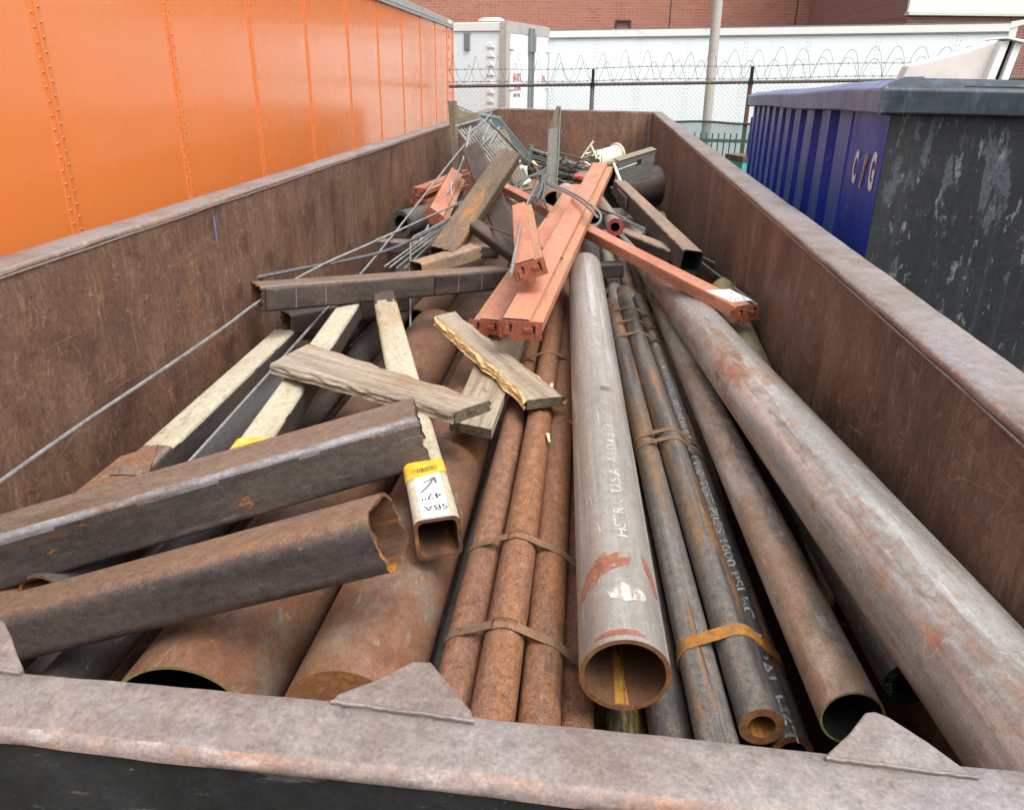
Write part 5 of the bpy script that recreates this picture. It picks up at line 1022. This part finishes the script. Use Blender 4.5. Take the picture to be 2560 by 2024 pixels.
# ------------------------------------------------------------------ timber boards
WG = 'weathered timber boards'
def board(label, c, th, m_split, seed, jl=.0, jr=.0, sag=0.):
    """c: near-left, far-left, far-right, near-right corners of the top; jl, jr roughness of the long edges"""
    c = [V(p) for p in c]; o = sum(c, V())/4
    zax = ((c[2]+c[3])-(c[0]+c[1])).normalized(); x_ = ((c[1]+c[2])-(c[0]+c[3])); nrm = zax.cross(x_).normalized(); nrm = nrm if nrm.z > 0 else -nrm
    Mx = xf(o, o+zax, nrm); Mi = Mx.inverted(); e = empty('timber_board', Mx); e.matrix_world = Mx; tag(e, label, 'board', WG)
    nu, nv = 60, 8; top = []; 
    for i in range(nu+1):
        u = i/nu; row = []
        a = c[0].lerp(c[3], u); b = c[1].lerp(c[2], u)
        for j in range(nv+1):
            v = j/nv; p = a.lerp(b, v); ac = (b-a).normalized()
            if j == 0: p = p+ac*(jl*(abs(noise.noise(V((u*5, seed, 0))))*1.6+.5*abs(noise.noise(V((u*22, seed, 1))))))
            if j == nv: p = p-ac*(jr*(abs(noise.noise(V((u*5, seed, 5))))*1.6+.5*abs(noise.noise(V((u*22, seed, 6))))))
            p = p+zax*(.006*noise.noise(V((v*7, seed, 3))) if i in (0, nu) else 0)+nrm*(.0015*noise.noise(V((u*20, v*4, seed)))-sag*(2*u-1)**2)
            row.append(Mi @ p)
        top.append(row)
    tl = V((0, -th, 0)); mb = MB(); w_ = nv+1
    mb.add([p for r in top for p in r], [(i*w_+j, i*w_+j+1, (i+1)*w_+j+1, (i+1)*w_+j) for i in range(nu) for j in range(nv)])
    mb.add([p+tl for r in top for p in r], [(i*w_+j, (i+1)*w_+j, (i+1)*w_+j+1, i*w_+j+1) for i in range(nu) for j in range(nv)])
    mb.build('board_face', m_wood, e, smooth=50)
    for nm, j, jg in (('long_edge', 0, jl), ('long_edge', nv, jr)):
        mb = MB(); vs = []; K = 5
        sgn = -1 if j == 0 else 1
        for i in range(nu+1):
            for k in range(K+1):
                f = k/K; p = top[i][j]+tl*f
                ac = (top[i][nv]-top[i][0]).normalized()*sgn
                bul = jg*1.4*math.sin(math.pi*min(1, f*1.05))*(noise.noise(V((i*.22, f*9, seed+j)))*.9+.45) if 0 < k < K else (jg*.9*f if k == K else 0)
                vs.append(p+ac*bul)
        mb.add(vs, [(i*(K+1)+k, i*(K+1)+k+1, (i+1)*(K+1)+k+1, (i+1)*(K+1)+k) for i in range(nu) for k in range(K)])
        mb.build(nm, m_split if jg > .004 else m_wood, e, smooth=0 if jg > .004 else 50)
    for i in (0, nu):
        mb = MB(); r = top[i]; mb.add(r+[p+tl for p in r], [(j, j+1, w_+j+1, w_+j) for j in range(nv)]); mb.build('end_grain', m_endgrain, e, smooth=0)
    return e
def slivers(e, n, seed, L, x, y0):
    rr = random.Random(seed)
    for k in range(n):
        z = rr.uniform(-L/2, L/2); mb = MB(); s = rr.uniform(.03, .13)
        a = V((x+rr.uniform(-.004, .006), y0+rr.uniform(-.02, .004), z)); b = a+V((rr.uniform(-.003, .016)*(1 if x > 0 else -1), rr.uniform(-.008, .012), s))
        sd_ = V((0, rr.uniform(.002, .004), .001)); mb.add([a-sd_, a+sd_, b], [(0, 1, 2)]); mb.build('splinter', m_fresh, e, smooth=0)
w1 = board('long weathered grey board slanting over the cream stems', [(-1.142, 2.532, 2.125), (-1.085, 2.768, 2.125), (-0.293, 2.135, 2.200), (-0.379, 2.032, 2.200)], .036, m_wood, 2., jl=.010, jr=.012)
slivers(w1, 12, 5, .5, .055, -.01); slivers(w1, 8, 6, .4, -.055, -.005)
w2 = board('broken grey board with bright yellow splintered edges, right of the cream stem', [(-0.667, 3.157, 2.140), (-0.595, 3.243, 2.140), (-0.082, 2.455, 2.095), (-0.200, 2.402, 2.095)], .036, m_fresh, 8., jl=.012, jr=.014)
slivers(w2, 44, 9, .62, .045, -.012); slivers(w2, 18, 10, .6, -.045, -.004)
w3 = board('flat grey board half hidden beneath the splintered board', [(-0.439, 2.278, 2.055), (-0.444, 3.219, 2.055), (-0.281, 3.162, 2.055), (-0.295, 2.237, 2.055)][0:1]+[(-0.444, 3.219, 2.055), (-0.281, 3.162, 2.055), (-0.295, 2.237, 2.055)], .034, m_wood, 14.) if 0 else board('flat grey board half hidden beneath the splintered board', [(-0.297, 2.229, 2.060), (-0.440, 2.273, 2.060), (-0.442, 3.204, 2.060), (-0.279, 3.147, 2.060)], .034, m_wood, 14.)
for k, (a, b) in enumerate((((-0.134, 2.699, 2.040), (-0.131, 2.557, 2.050)), ((-0.119, 2.262, 2.040), (-0.110, 2.204, 2.040)), ((-0.036, 2.408, 2.000), (-0.054, 2.398, 2.030)))):
    mb = MB(); a, b = V(a), V(b); d = (b-a); s = d.cross(V((0, 0, 1))).normalized()*.006; mb.hexa([a-s, b-s*.6, b+s*.7, a+s], [p+V((0, 0, .004)) for p in (a-s*.7, b-s*.3, b+s*.5, a+s)]); o = mb.build('wood_chip', m_chip, None, None, smooth=0)
    me = o.data; o.location = a
    for v in me.vertices: v.co -= a
    tag(o, ('pale wood chip on the rusty pipe just right of the splintered board', 'pale wood chip caught lower on the strapped rusty pipes', 'thin pale splinter against the left side of the silver pipe')[k], 'wood chip')

# ------------------------------------------------------------------ short pipes in the heap
N9 = V((-1.427, 5.636, 2.066))
HP = 'short pipe offcuts in the heap'
pipe('short dark grey thick walled pipe with a big black mouth by the left wall', N9, N9+V((.36, .75, .02)), .095, .034, [m_rubber, m_void, m_rubber], group=HP)
n1 = V((0.105, 4.750, 2.258)); pipe('tan pipe with a red painted thick end, right of the widest salmon beam', n1, V((0.002, 5.900, 2.223)), .052, .025, [m_tan, m_void, m_redend], group=HP)
n2 = V((-0.030, 4.900, 2.287)); pipe('pipe with a pale green end peeping out beside the widest salmon beam', n2, V((-0.131, 6.100, 2.236)), .055, .014, [m_rubber, m_void, m_mintend], group=HP)
n3 = V((-0.328, 5.900, 2.212)); pipe('wide pipe with a black mouth below the fan of thin rods', n3, n3+V((.05, .8, -.05)), .095, .012, [m_tan, m_void, m_salmon2], group=HP)
n4 = V((0.255, 7.600, 2.116)); pipe('short fat dark drum like pipe leaning at the far right wall under the channel', n4+V((-.15, 0, 0)), n4+V((.28, .18, .0)), .19, .012, [m_dk, m_void, m_dk], group=HP)
pipe('grey weathered pipe end under the dark tee on the right', (0.301, 4.950, 2.120), (0.265, 6.200, 2.028), .075, .009, [m_big, m_void, m_rustend], group=HP)

# ------------------------------------------------------------------ far end scrap
def poly(name, pts, off, m, label=None, cat=None, group=None, parent=None, bevel=0, smooth=0):
    pts = [V(p) for p in pts]; o = pts[0] if not parent else parent.matrix_world.translation; mb = MB(); mb.prism([p-o for p in pts], off)
    ob = mb.build(name, m, parent, None if parent else M.Translation(o), smooth=smooth, bevel=bevel)
    return tag(ob, label, cat, group) if label else ob
gp = empty('galvanised_post', M.Translation((-0.405, 6.600, 2.252))); gp.matrix_world = M.Translation((-0.405, 6.600, 2.252)); bpy.context.view_layer.update()
tag(gp, 'tall grey galvanised post standing upright in the heap before the far wall', 'post')
poly('post_body', [(-0.447, 6.600, 2.129), (-0.368, 6.600, 2.131), (-0.355, 6.600, 2.387), (-0.348, 6.600, 2.847), (-0.370, 6.600, 2.694), (-0.437, 6.600, 2.680)], (.0, .05, 0), m_galv, parent=gp, bevel=.003)
poly('post_side', [(-0.367, 6.590, 2.133), (-0.357, 6.590, 2.133), (-0.344, 6.590, 2.450), (-0.344, 6.590, 2.850), (-0.349, 6.590, 2.847), (-0.354, 6.590, 2.388)], (.0, .06, 0), m_galv, parent=gp)
poly('rough_top', [(-0.437, 6.600, 2.683), (-0.372, 6.600, 2.697), (-0.346, 6.600, 2.853), (-0.380, 6.600, 2.855)], (.0, .045, 0), m_tanpost, parent=gp)
o = MB(); p0, p1 = V((-1.265, 7.200, 1.942)), V((-1.324, 7.200, 2.859)); L = (p1-p0).length; o.ext([(.035, -.03), (.035, .03), (-.035, .03), (-.035, -.03)], None, span(0, L, 8)); ob = o.build('tan_post', m_tanpost, None, xf(p0, p1, (0, -1, 0)), smooth=20, bevel=.004); tag(ob, 'grimy tan upright post at the far left, rising above the bin wall', 'post')
# wire decks
def deck(label, TL, TR, BR, BL, nu, nv, r, m, curl=0., backing=None, fr=None):
    TL, TR, BR, BL = map(V, (TL, TR, BR, BL)); e = empty('wire_deck', M.Translation(TL)); e.matrix_world = M.Translation(TL); tag(e, label, 'wire deck', 'bent wire decks'); n = (TR-TL).cross(BL-TL).normalized()
    P = lambda u, v: TL.lerp(TR, u).lerp(BL.lerp(BR, u), v)+n*(curl*math.sin(math.pi*u)*(1-v))-TL
    mb = MB()
    for i in range(nu+1): mb.tube([P(i/nu, v) for v in span(0, 1, 8)], r, 5)
    mb.build('wire_mesh', m, e); mb = MB()
    for j in range(nv+1): mb.tube([P(u, j/nv)+n*r*1.6 for u in span(0, 1, 8)], r, 5)
    mb.build('wire_mesh', m, e)
    if fr:
        mb = MB(); mb.tube([P(u, 0) for u in span(0, 1, 8)]+[P(1, v) for v in span(0, 1, 8)]+[P(u, 1) for u in span(1, 0, 8)]+[P(0, v) for v in span(1, 0, 8)], fr, 6); mb.build('edge_frame', m, e)
    if backing:
        mb = MB(); nn = 10
        for i in range(nn):
            u0, u1 = i/nn+.012, (i+1)/nn-.03
            mb.prism([P(u0, 0), P(u1, 0), P(u1, 1), P(u0, 1)], n*.006)
        mb.build('slat', backing, e, smooth=0)
    return e
deck('curled fine mesh wire panel at the far left, highest above the bin wall', (-1.430, 7.500, 2.858), (-1.136, 7.500, 2.745), (-1.095, 7.300, 2.701), (-1.316, 7.300, 2.635), 26, 16, .0028, m_tanpost, curl=.06, fr=.008)
deck('fine grid panel with brown slats directly under the curled wire mesh', (-1.375, 7.600, 2.811), (-1.163, 7.600, 2.733), (-1.148, 7.550, 2.680), (-1.361, 7.550, 2.612), 6, 2, .006, m_tanpost, backing=m_tanpost)
deck('large sagging slotted wire deck sloping down from the tan post', (-1.334, 7.400, 2.632), (-1.110, 7.500, 2.697), (-0.630, 6.300, 2.459), (-0.835, 6.100, 2.392), 9, 7, .007, m_galv, backing=m_galv, fr=.010)
deck('grey wire deck edge lying steeply right of the orange brown tube', (-1.020, 7.600, 2.582), (-0.932, 7.800, 2.585), (-0.548, 6.500, 2.235), (-0.647, 6.200, 2.242), 5, 10, .006, m_tanpost, backing=m_tanpost, fr=.009)
deck('pale grey wire deck lying low under the crossing salmon beam', (-0.768, 6.000, 2.235), (-0.606, 6.000, 2.196), (-0.450, 5.400, 2.183), (-0.626, 5.300, 2.194), 9, 2, .006, m_galv, fr=.008)
ty = empty('sheet_tray', M.Translation((-1.216, 8.000, 2.738))); ty.matrix_world = M.Translation((-1.216, 8.000, 2.738)); bpy.context.view_layer.update(); tag(ty, 'grey green folded sheet tray leaning at the far left behind the wire decks', 'tray')
poly('tray_sheet', [(-1.212, 8.000, 2.706), (-1.033, 8.300, 2.654), (-0.694, 7.600, 2.406), (-0.720, 7.200, 2.373)], (.02, .05, -.02), m_green, parent=ty)
poly('tray_lip', [(-1.224, 8.000, 2.738), (-1.025, 8.300, 2.677), (-1.031, 8.280, 2.655), (-1.205, 7.980, 2.707)], (.0, .03, .0), m_greengrey, parent=ty)
gr = empty('rack_frame', M.Translation((-0.680, 8.000, 2.227))); gr.matrix_world = M.Translation((-0.680, 8.000, 2.227)); bpy.context.view_layer.update(); tag(gr, 'collapsed dark green rack frame lying before the far wall behind the galvanised post', 'rack')
for (a, b, h_) in (((-0.713, 8.100, 2.391), (-0.196, 7.900, 2.262), 9,), ((-0.707, 8.100, 2.323), (-0.161, 7.900, 2.192), 10,), ((-0.738, 8.100, 2.268), (-0.238, 7.900, 2.160), 8,), ((-0.728, 8.100, 2.195), (-0.127, 7.900, 2.133), 11,), ((-0.444, 8.100, 2.130), (-0.186, 7.900, 2.063), 10,), ((-0.461, 8.100, 2.059), (-0.231, 7.900, 2.023), 7,),):
    p, q = V(a), V(b); hh = h_*8/1950
    poly('rack_slat', [p, q, q-V((0, 0, hh)), p-V((0, 0, hh))], (0, .06, 0), m_green, parent=gr)
    mb = MB(); o_ = gr.matrix_world.translation; mb.tube([p-o_, q-o_], .007, 6); mb.build('slat_lip', m_greengrey, gr)
ob = poly('flat_bar', [(-0.702, 7.400, 2.276), (-0.658, 7.400, 2.271), (-0.619, 7.400, 2.488), (-0.656, 7.400, 2.494)], (0, .03, 0), m_greengrey, 'short flat grey green bar standing left of the galvanised post', 'bar', bevel=.002)
o = MB(); o.tube([V((-0.618, 7.300, 2.359))-V((-0.618, 7.300, 2.359)), V((-0.539, 7.100, 2.300))-V((-0.618, 7.300, 2.359))], .02, 10); ob = o.build('wood_stub', m_fresh, None, M.Translation((-0.618, 7.300, 2.359))); tag(ob, 'short tan round stub of wood left of the galvanised post', 'wood stub')
# channel, spool, rods and bits at the far right
cn = MB(); p0, p1 = V((0.130, 6.900, 2.303)), V((0.455, 7.200, 2.379)); L = (p1-p0).length
cn.ext([(.0, -.13), (.0, .13), (.05, .13), (.05, .122), (.008, .122), (.008, -.122), (.05, -.122), (.05, -.13)], None, span(0, L, 8)); ob = cn.build('strut_channel', m_galv, None, xf(p0, p1, (0, -.4, 1), roll=R(0)), smooth=20); tag(ob, 'speckled grey steel channel leaning on the far right wall', 'channel')
mb = MB(); mb.box((-.006, .132, .0), (.058, .135, L)); mb.build('worn_flange', m_tanpost, ob, smooth=0)
sp = V((0.138, 7.800, 2.389)); sq_ = V((-0.073, 7.600, 2.348)); L = (sq_-sp).length
mb = MB(); mb.ext(circ(.088, 28), circ(.079, 28), span(0, L, 4), jag=(0, .12), seed=3.); ob = mb.build('plastic_spool', m_cream, None, xf(sp, sq_)); tag(ob, 'broken cream plastic spool with shredded edge, resting high at the far right', 'spool')
mb = MB(); mb.ext(circ(.112, 28), circ(.02, 28), [-.012, 0]); mb.build('flange', m_cream, ob)
for k in range(9):
    a = R(40+22*k); mb = MB(); c = V((.095*math.cos(a), .095*math.sin(a), L-.02)); d_ = V((.02*math.cos(a), .05*math.sin(a)+.03, .06+.04*rnd.random())); s_ = V((.008*math.sin(a), -.008*math.cos(a), 0)); mb.add([c-s_, c+s_, c+d_], [(0, 1, 2)]); mb.build('torn_shred', m_cream, ob, smooth=0)
for k, (a, b) in enumerate((((-0.042, 7.100, 2.369), (-0.050, 7.100, 2.514),), ((-0.000, 7.100, 2.370), (0.001, 7.100, 2.522),),)):
    rod(('thin wire sticking straight up left of the cream spool', 'thin wire sticking up through the cream spool')[k], [a, b], .004, m_tanpost)
mb = MB(); dp = V((-0.140, 7.000, 2.310)); n = 14; vs = [V((0, 0, .07))]
for j in range(1, 5):
    for k in range(n): a = 2*math.pi*k/n; t = j/4*R(88); vs.append(V((.1*math.sin(t)*math.cos(a), .1*math.sin(t)*math.sin(a), .07*math.cos(t))))
fs = [(0, 1+k, 1+(k+1) % n) for k in range(n)]+[(1+j*n+k, 1+(j+1)*n+k, 1+(j+1)*n+(k+1) % n, 1+j*n+(k+1) % n) for j in range(3) for k in range(n)]; mb.add(vs, fs); ob = mb.build('dome_cap', m_tanpost, None, M.Translation(dp-V((0, 0, .05)))); tag(ob, 'cream grey domed cap left of the top end of the widest salmon beam', 'cap')
p0 = V((-0.215, 6.700, 2.313)); p1 = V((-0.116, 6.700, 2.306)); mb = MB(); mb.ext(circ(.022, 16), None, [0, .01, .045, .05]); mb.ext(circ(.019, 16), None, [.051, .075]); ob = mb.build('crushed_can', m_redplastic, None, xf(p0, p1)); tag(ob, 'crushed red and silver can under the domed cap', 'can')
mb = MB(); bc = V((-0.667, 6.900, 2.292)); vs = []; 
for j in range(7):
    for k in range(12):
        a = 2*math.pi*k/12; t = math.pi*(j+.5)/7; q = V((.055*math.sin(t)*math.cos(a), .03*math.sin(t)*math.sin(a), .075*math.cos(t))); vs.append(q*(1+.45*noise.noise(q*24)))
fs = [(j*12+k, (j+1)*12+k, (j+1)*12+(k+1) % 12, j*12+(k+1) % 12) for j in range(6) for k in range(12)]+[tuple(range(12))[::-1], tuple(range(72, 84))]; mb.add(vs, fs); ob = mb.build('plastic_bag', m_bag, None, M.Translation(bc), smooth=25); tag(ob, 'crumpled white bag with faint red print left of the galvanised post', 'bag')
mb = MB(); bc = V((-0.627, 6.400, 2.277)); mb.ext(circ(.022, 14), None, [0, .012, .1, .115]); ob = mb.build('cream_tube', m_cream, None, xf(bc, V((-0.575, 6.500, 2.291)))); tag(ob, 'short cream capped tube beneath the fan of thin rods', 'tube')
# bent white rod and a thin tool
rod('bent white rod making a tall hook left of the cream spool', [(-0.092, 7.000, 2.371), (-0.177, 7.000, 2.425), (-0.098, 7.000, 2.541), (-0.076, 7.000, 2.571)], .009, m_cream, sm=False, group=None)
rod('flat white strip slanting down from the tip of the bent white rod', [(-0.099, 7.050, 2.530), (-0.045, 7.050, 2.430)], .011, m_cream, sm=False, group=None)
rod('thick white rod slanting down past the left end of the grey channel', [(0.099, 6.600, 2.434), (0.168, 6.500, 2.295)], .012, m_cream, sm=False, group=None)
ob = rod('thin grey rod with a black clip lying on the grey channel', [(0.111, 6.700, 2.364), (0.292, 6.800, 2.422)], .007, m_rod, sm=False, group=None)
mb = MB(); a, b = V((0.286, 6.800, 2.419))-V(ob.location), V((0.332, 6.850, 2.434))-V(ob.location); mb.hexa([a+V((0, 0, -.02)), b+V((0, 0, -.02)), b+V((0, .02, -.02)), a+V((0, .02, -.02))], [a+V((0, 0, .02)), b+V((0, 0, .02)), b+V((0, .02, .02)), a+V((0, .02, .02))]); mb.build('black_clip', m_void, ob, smooth=0)

# ------------------------------------------------------------------ loose thin rods
rod('longest thin rod, reaching from the far heap down along the left wall', [(-1.464, 1.529, 2.130), (-1.478, 1.933, 2.130), (-1.463, 2.411, 2.140), (-1.455, 2.834, 2.150), (-1.441, 3.203, 2.170), (-1.360, 3.709, 2.200), (-1.187, 4.124, 2.250), (-0.975, 5.097, 2.280), (-0.864, 5.763, 2.280)], .0062)
rod('dull grey conduit with a dark tip, lying below the longest rod on the left wall', [(-1.596, 3.388, 2.200), (-1.441, 3.625, 2.200), (-1.264, 3.927, 2.190), (-1.103, 4.308, 2.190), (-0.942, 5.277, 2.200)], .0095, m_rodd)
rod('thin rod rising from the heavy tube past the black mouthed pipe to the wire decks', [(-1.227, 1.968, 1.960), (-1.256, 2.488, 1.970), (-1.304, 3.443, 2.000), (-1.316, 3.729, 2.010), (-1.358, 4.700, 2.036), (-1.171, 6.300, 2.450), (-0.978, 7.200, 2.768)], .0065)
rod('pale rod standing steeply before the tan post', [(-1.148, 5.000, 2.077), (-1.087, 6.200, 2.409), (-1.101, 6.800, 2.677)], .0085)
rod('bent rod with a sharp kink, dropping straight down behind the crossbar', [(-0.910, 3.700, 1.915), (-1.069, 4.400, 2.056), (-1.136, 4.700, 2.139), (-1.120, 4.750, 2.159), (-1.029, 4.900, 2.194), (-0.928, 5.200, 2.229)], .0058, sm=False)
for k, (a, b, yy) in enumerate((((-1.269, 4.550, 2.004), (-0.955, 5.200, 2.210), 'topmost',), ((-1.237, 4.550, 2.000), (-0.952, 5.200, 2.199), 'second',), ((-1.195, 4.550, 1.997), (-0.950, 5.200, 2.191), 'third',), ((-1.145, 4.550, 1.999), (-0.947, 5.200, 2.178), 'fourth',), ((-1.108, 4.550, 2.078), (-0.942, 5.200, 2.165), 'lowest',),)):
    rod('thin rod in the slanting bundle left of the orange brown tube, %s of five' % yy, [a, b], .0062, sm=False)
rod('thin rod crossing just above the black mouth of the grey thick pipe', [(-1.444, 5.000, 2.070), (-0.943, 5.600, 2.250)], .006)
rod('thin rod slanting from the dark bar onto the widest salmon beam', [(-0.621, 4.550, 2.267), (-0.371, 4.000, 2.310), (-0.153, 3.550, 2.323)], .0068, m_rodd)
rod('pale rod dropping nearly straight down onto the torn salmon end plate', [(-0.297, 2.720, 2.442), (-0.351, 3.500, 2.427), (-0.414, 4.400, 2.390), (-0.454, 5.900, 2.360)], .0068)
FAN = (((-0.358, 5.600, 2.452), (-0.417, 5.200, 2.385), (-0.452, 4.800, 2.320), 'leftmost',), ((-0.363, 5.600, 2.451), (-0.398, 5.200, 2.381), (-0.433, 4.800, 2.347), 'second',), ((-0.374, 5.600, 2.451), (-0.380, 5.200, 2.392), (-0.403, 4.800, 2.407), 'third',), ((-0.385, 5.600, 2.451), (-0.381, 5.200, 2.412), (-0.382, 4.800, 2.358), 'fourth',), ((-0.402, 5.600, 2.445), (-0.376, 5.200, 2.412), (-0.374, 4.800, 2.399), 'fifth',), ((-0.412, 5.600, 2.423), (-0.364, 5.200, 2.357), (-0.301, 4.800, 2.326), 'rightmost',), ((-0.391, 5.600, 2.440), (-0.355, 5.200, 2.413), (-0.342, 4.800, 2.391), 'one before the rightmost',),)
for a, b, c, w_ in FAN:
    rod('hollow conduit in the hanging fan under the galvanised post, %s' % w_, [a, b, c], .0085, m_rodd)
for a, b, w_ in (((-0.581, 5.300, 2.423), (-0.390, 5.650, 2.477), 'upper',), ((-0.572, 5.300, 2.413), (-0.378, 5.650, 2.461), 'middle',), ((-0.538, 5.300, 2.404), (-0.372, 5.650, 2.445), 'lower',),):
    rod('conduit sweeping left from the foot of the galvanised post, %s of three' % w_, [a, (-0.488, 5.500, 2.441), b], .009, m_rodd)
for a, m_, c, w_ in (((-0.412, 5.600, 2.407), (-0.133, 4.600, 2.443), (-0.003, 4.100, 2.424), 'lower',), ((-0.395, 5.600, 2.413), (-0.122, 4.600, 2.454), (0.008, 4.100, 2.445), 'upper',),):
    rod('thin rod running right over the widest salmon beam from the fan, %s of two' % w_, [a, m_, c], .0075, m_rod)
for a, b, w_ in (((0.001, 5.100, 2.315), (0.152, 4.550, 2.346), 'short upper',), ((0.001, 5.100, 2.313), (0.269, 4.550, 2.291), 'long middle',), ((0.009, 5.100, 2.306), (0.265, 4.550, 2.284), 'long lower',),):
    rod('thin rod lying above the red ended pipe towards the dark tee, %s one' % w_, [a, b], .0062, m_rod, sm=False)
for a, b, w_ in (((0.131, 4.800, 2.207), (0.172, 4.350, 2.241), 'left',), ((0.135, 4.800, 2.212), (0.195, 4.350, 2.233), 'middle',), ((0.145, 4.800, 2.215), (0.218, 4.350, 2.216), 'right',),):
    rod('short thin rod poking out below the red ended pipe, %s of three' % w_, [a, b], .0055, m_rod, sm=False)
rod('thin rod down the right wall ending at the salmon beam label', [(0.660, 6.526, 1.842), (0.660, 4.825, 2.042), (0.655, 3.126, 2.260)], .006, m_rod)
for a, b, w_ in (((0.665, 5.994, 1.894), (0.672, 4.485, 2.055), 'lowest',), ((0.665, 5.889, 1.915), (0.672, 4.468, 2.076), 'middle',), ((0.665, 5.832, 1.921), (0.672, 4.495, 2.124), 'highest',),):
    rod('short thin rod against the right wall beside the dark tee, %s of three' % w_, [a, b], .0055, m_rod, sm=False)
for k, (a, b) in enumerate((((-0.729, 7.300, 2.318), (-0.474, 7.000, 2.466),), ((-0.630, 7.300, 2.414), (-0.111, 7.000, 2.334),), ((-0.624, 7.300, 2.466), (-0.094, 7.000, 2.351),), ((-0.419, 7.300, 2.337), (-0.304, 7.000, 2.434),), ((-0.417, 7.300, 2.292), (-0.272, 7.000, 2.396),), ((-0.420, 7.300, 2.282), (-0.194, 7.000, 2.362),), ((-0.416, 7.300, 2.254), (-0.246, 7.000, 2.287),), ((-0.663, 7.300, 2.292), (-0.350, 7.000, 2.290),), ((-0.407, 7.300, 2.212), (-0.219, 7.000, 2.294),), ((-0.640, 7.300, 2.372), (-0.073, 7.000, 2.285),),)):
    rod('grey rod tangled over the green rack, ' + ('leftmost rising one', 'long upper one', 'topmost long one', 'short steep one right of the post', 'second steep one right of the post', 'gently rising one right of the post', 'level one right of the post', 'low one behind the post', 'lowest rising one', 'long lower one')[k], [a, b], .0075, m_rodd if k % 2 else m_rod, sm=False)
for k, (a, b) in enumerate((((-0.985, 6.700, 2.574), (-0.954, 7.000, 2.720),), ((-1.125, 6.700, 2.614), (-0.999, 7.000, 2.719),), ((-0.923, 6.700, 2.721), (-0.638, 7.000, 2.402),), ((-0.933, 6.700, 2.724), (-0.666, 7.000, 2.408),), ((-0.834, 6.700, 2.738), (-0.632, 7.000, 2.455),), ((-0.995, 6.700, 2.533), (-0.885, 7.000, 2.664),), ((-0.948, 6.700, 2.502), (-0.885, 7.000, 2.657),), ((-1.214, 6.700, 2.680), (-1.050, 7.000, 2.724),),)):
    rod('thin wire over the wire decks, ' + ('short upright one', 'slanting one near the tan post', 'long outer one going down right', 'long inner one going down right', 'one from the tray lip', 'left leg of a narrow vee', 'right leg of a narrow vee', 'one along the mesh foot')[k], [a, b], .007, m_rod if k % 2 else m_galv, sm=False)
rod('pale curved wire hanging before the upright salmon beam', [(-1.045, 5.600, 2.379), (-1.037, 5.550, 2.318), (-1.000, 5.500, 2.271), (-0.943, 5.400, 2.239)], .004, m_rod)
for k, (a, b) in enumerate((((-0.754, 7.200, 2.241), (-0.068, 6.900, 2.225),), ((-0.678, 7.200, 2.388), (-0.273, 6.900, 2.218),), ((-0.379, 7.200, 2.390), (-0.071, 6.900, 2.277),), ((-0.352, 7.200, 2.253), (-0.173, 6.900, 2.412),), ((-0.374, 7.200, 2.177), (-0.106, 6.900, 2.296),), ((-0.637, 7.200, 2.203), (-0.444, 6.900, 2.404),), ((-0.574, 7.200, 2.247), (-0.691, 6.900, 2.450),), ((-0.396, 7.200, 2.457), (-0.093, 6.900, 2.414),),)):
    rod('rusty grey rod in the far tangle, ' + ('long nearly level one', 'one crossing down behind the post', 'one dropping towards the domed cap', 'short rising one by the can', 'low rising one by the can', 'rising one left of the post', 'one leaning left above the bag', 'topmost right hand one')[k], [a, b], .0085, (m_tanpost, m_rodd, m_rod)[k % 3], sm=False)
# ragged tape by the right wall
mb = MB(); tp = V((0.655, 3.626, 2.160)); rr = random.Random(2)
for k in range(9):
    a = V((rr.uniform(-.03, .01), rr.uniform(-.12, .12), rr.uniform(-.03, .03))); b = a+V((rr.uniform(-.03, .01), rr.uniform(-.07, .07), rr.uniform(-.02, .03))); s = V((0, .006, .012)); mb.hexa([a-s, b-s, b+s, a+s], [p+V((-.002, 0, 0)) for p in (a-s, b-s, b+s, a+s)])
ob = mb.build('torn_tape', m_galv, None, M.Translation(tp), smooth=0); tag(ob, 'scrap of torn grey tape by the right wall beyond the paper labelled beam end', 'tape')
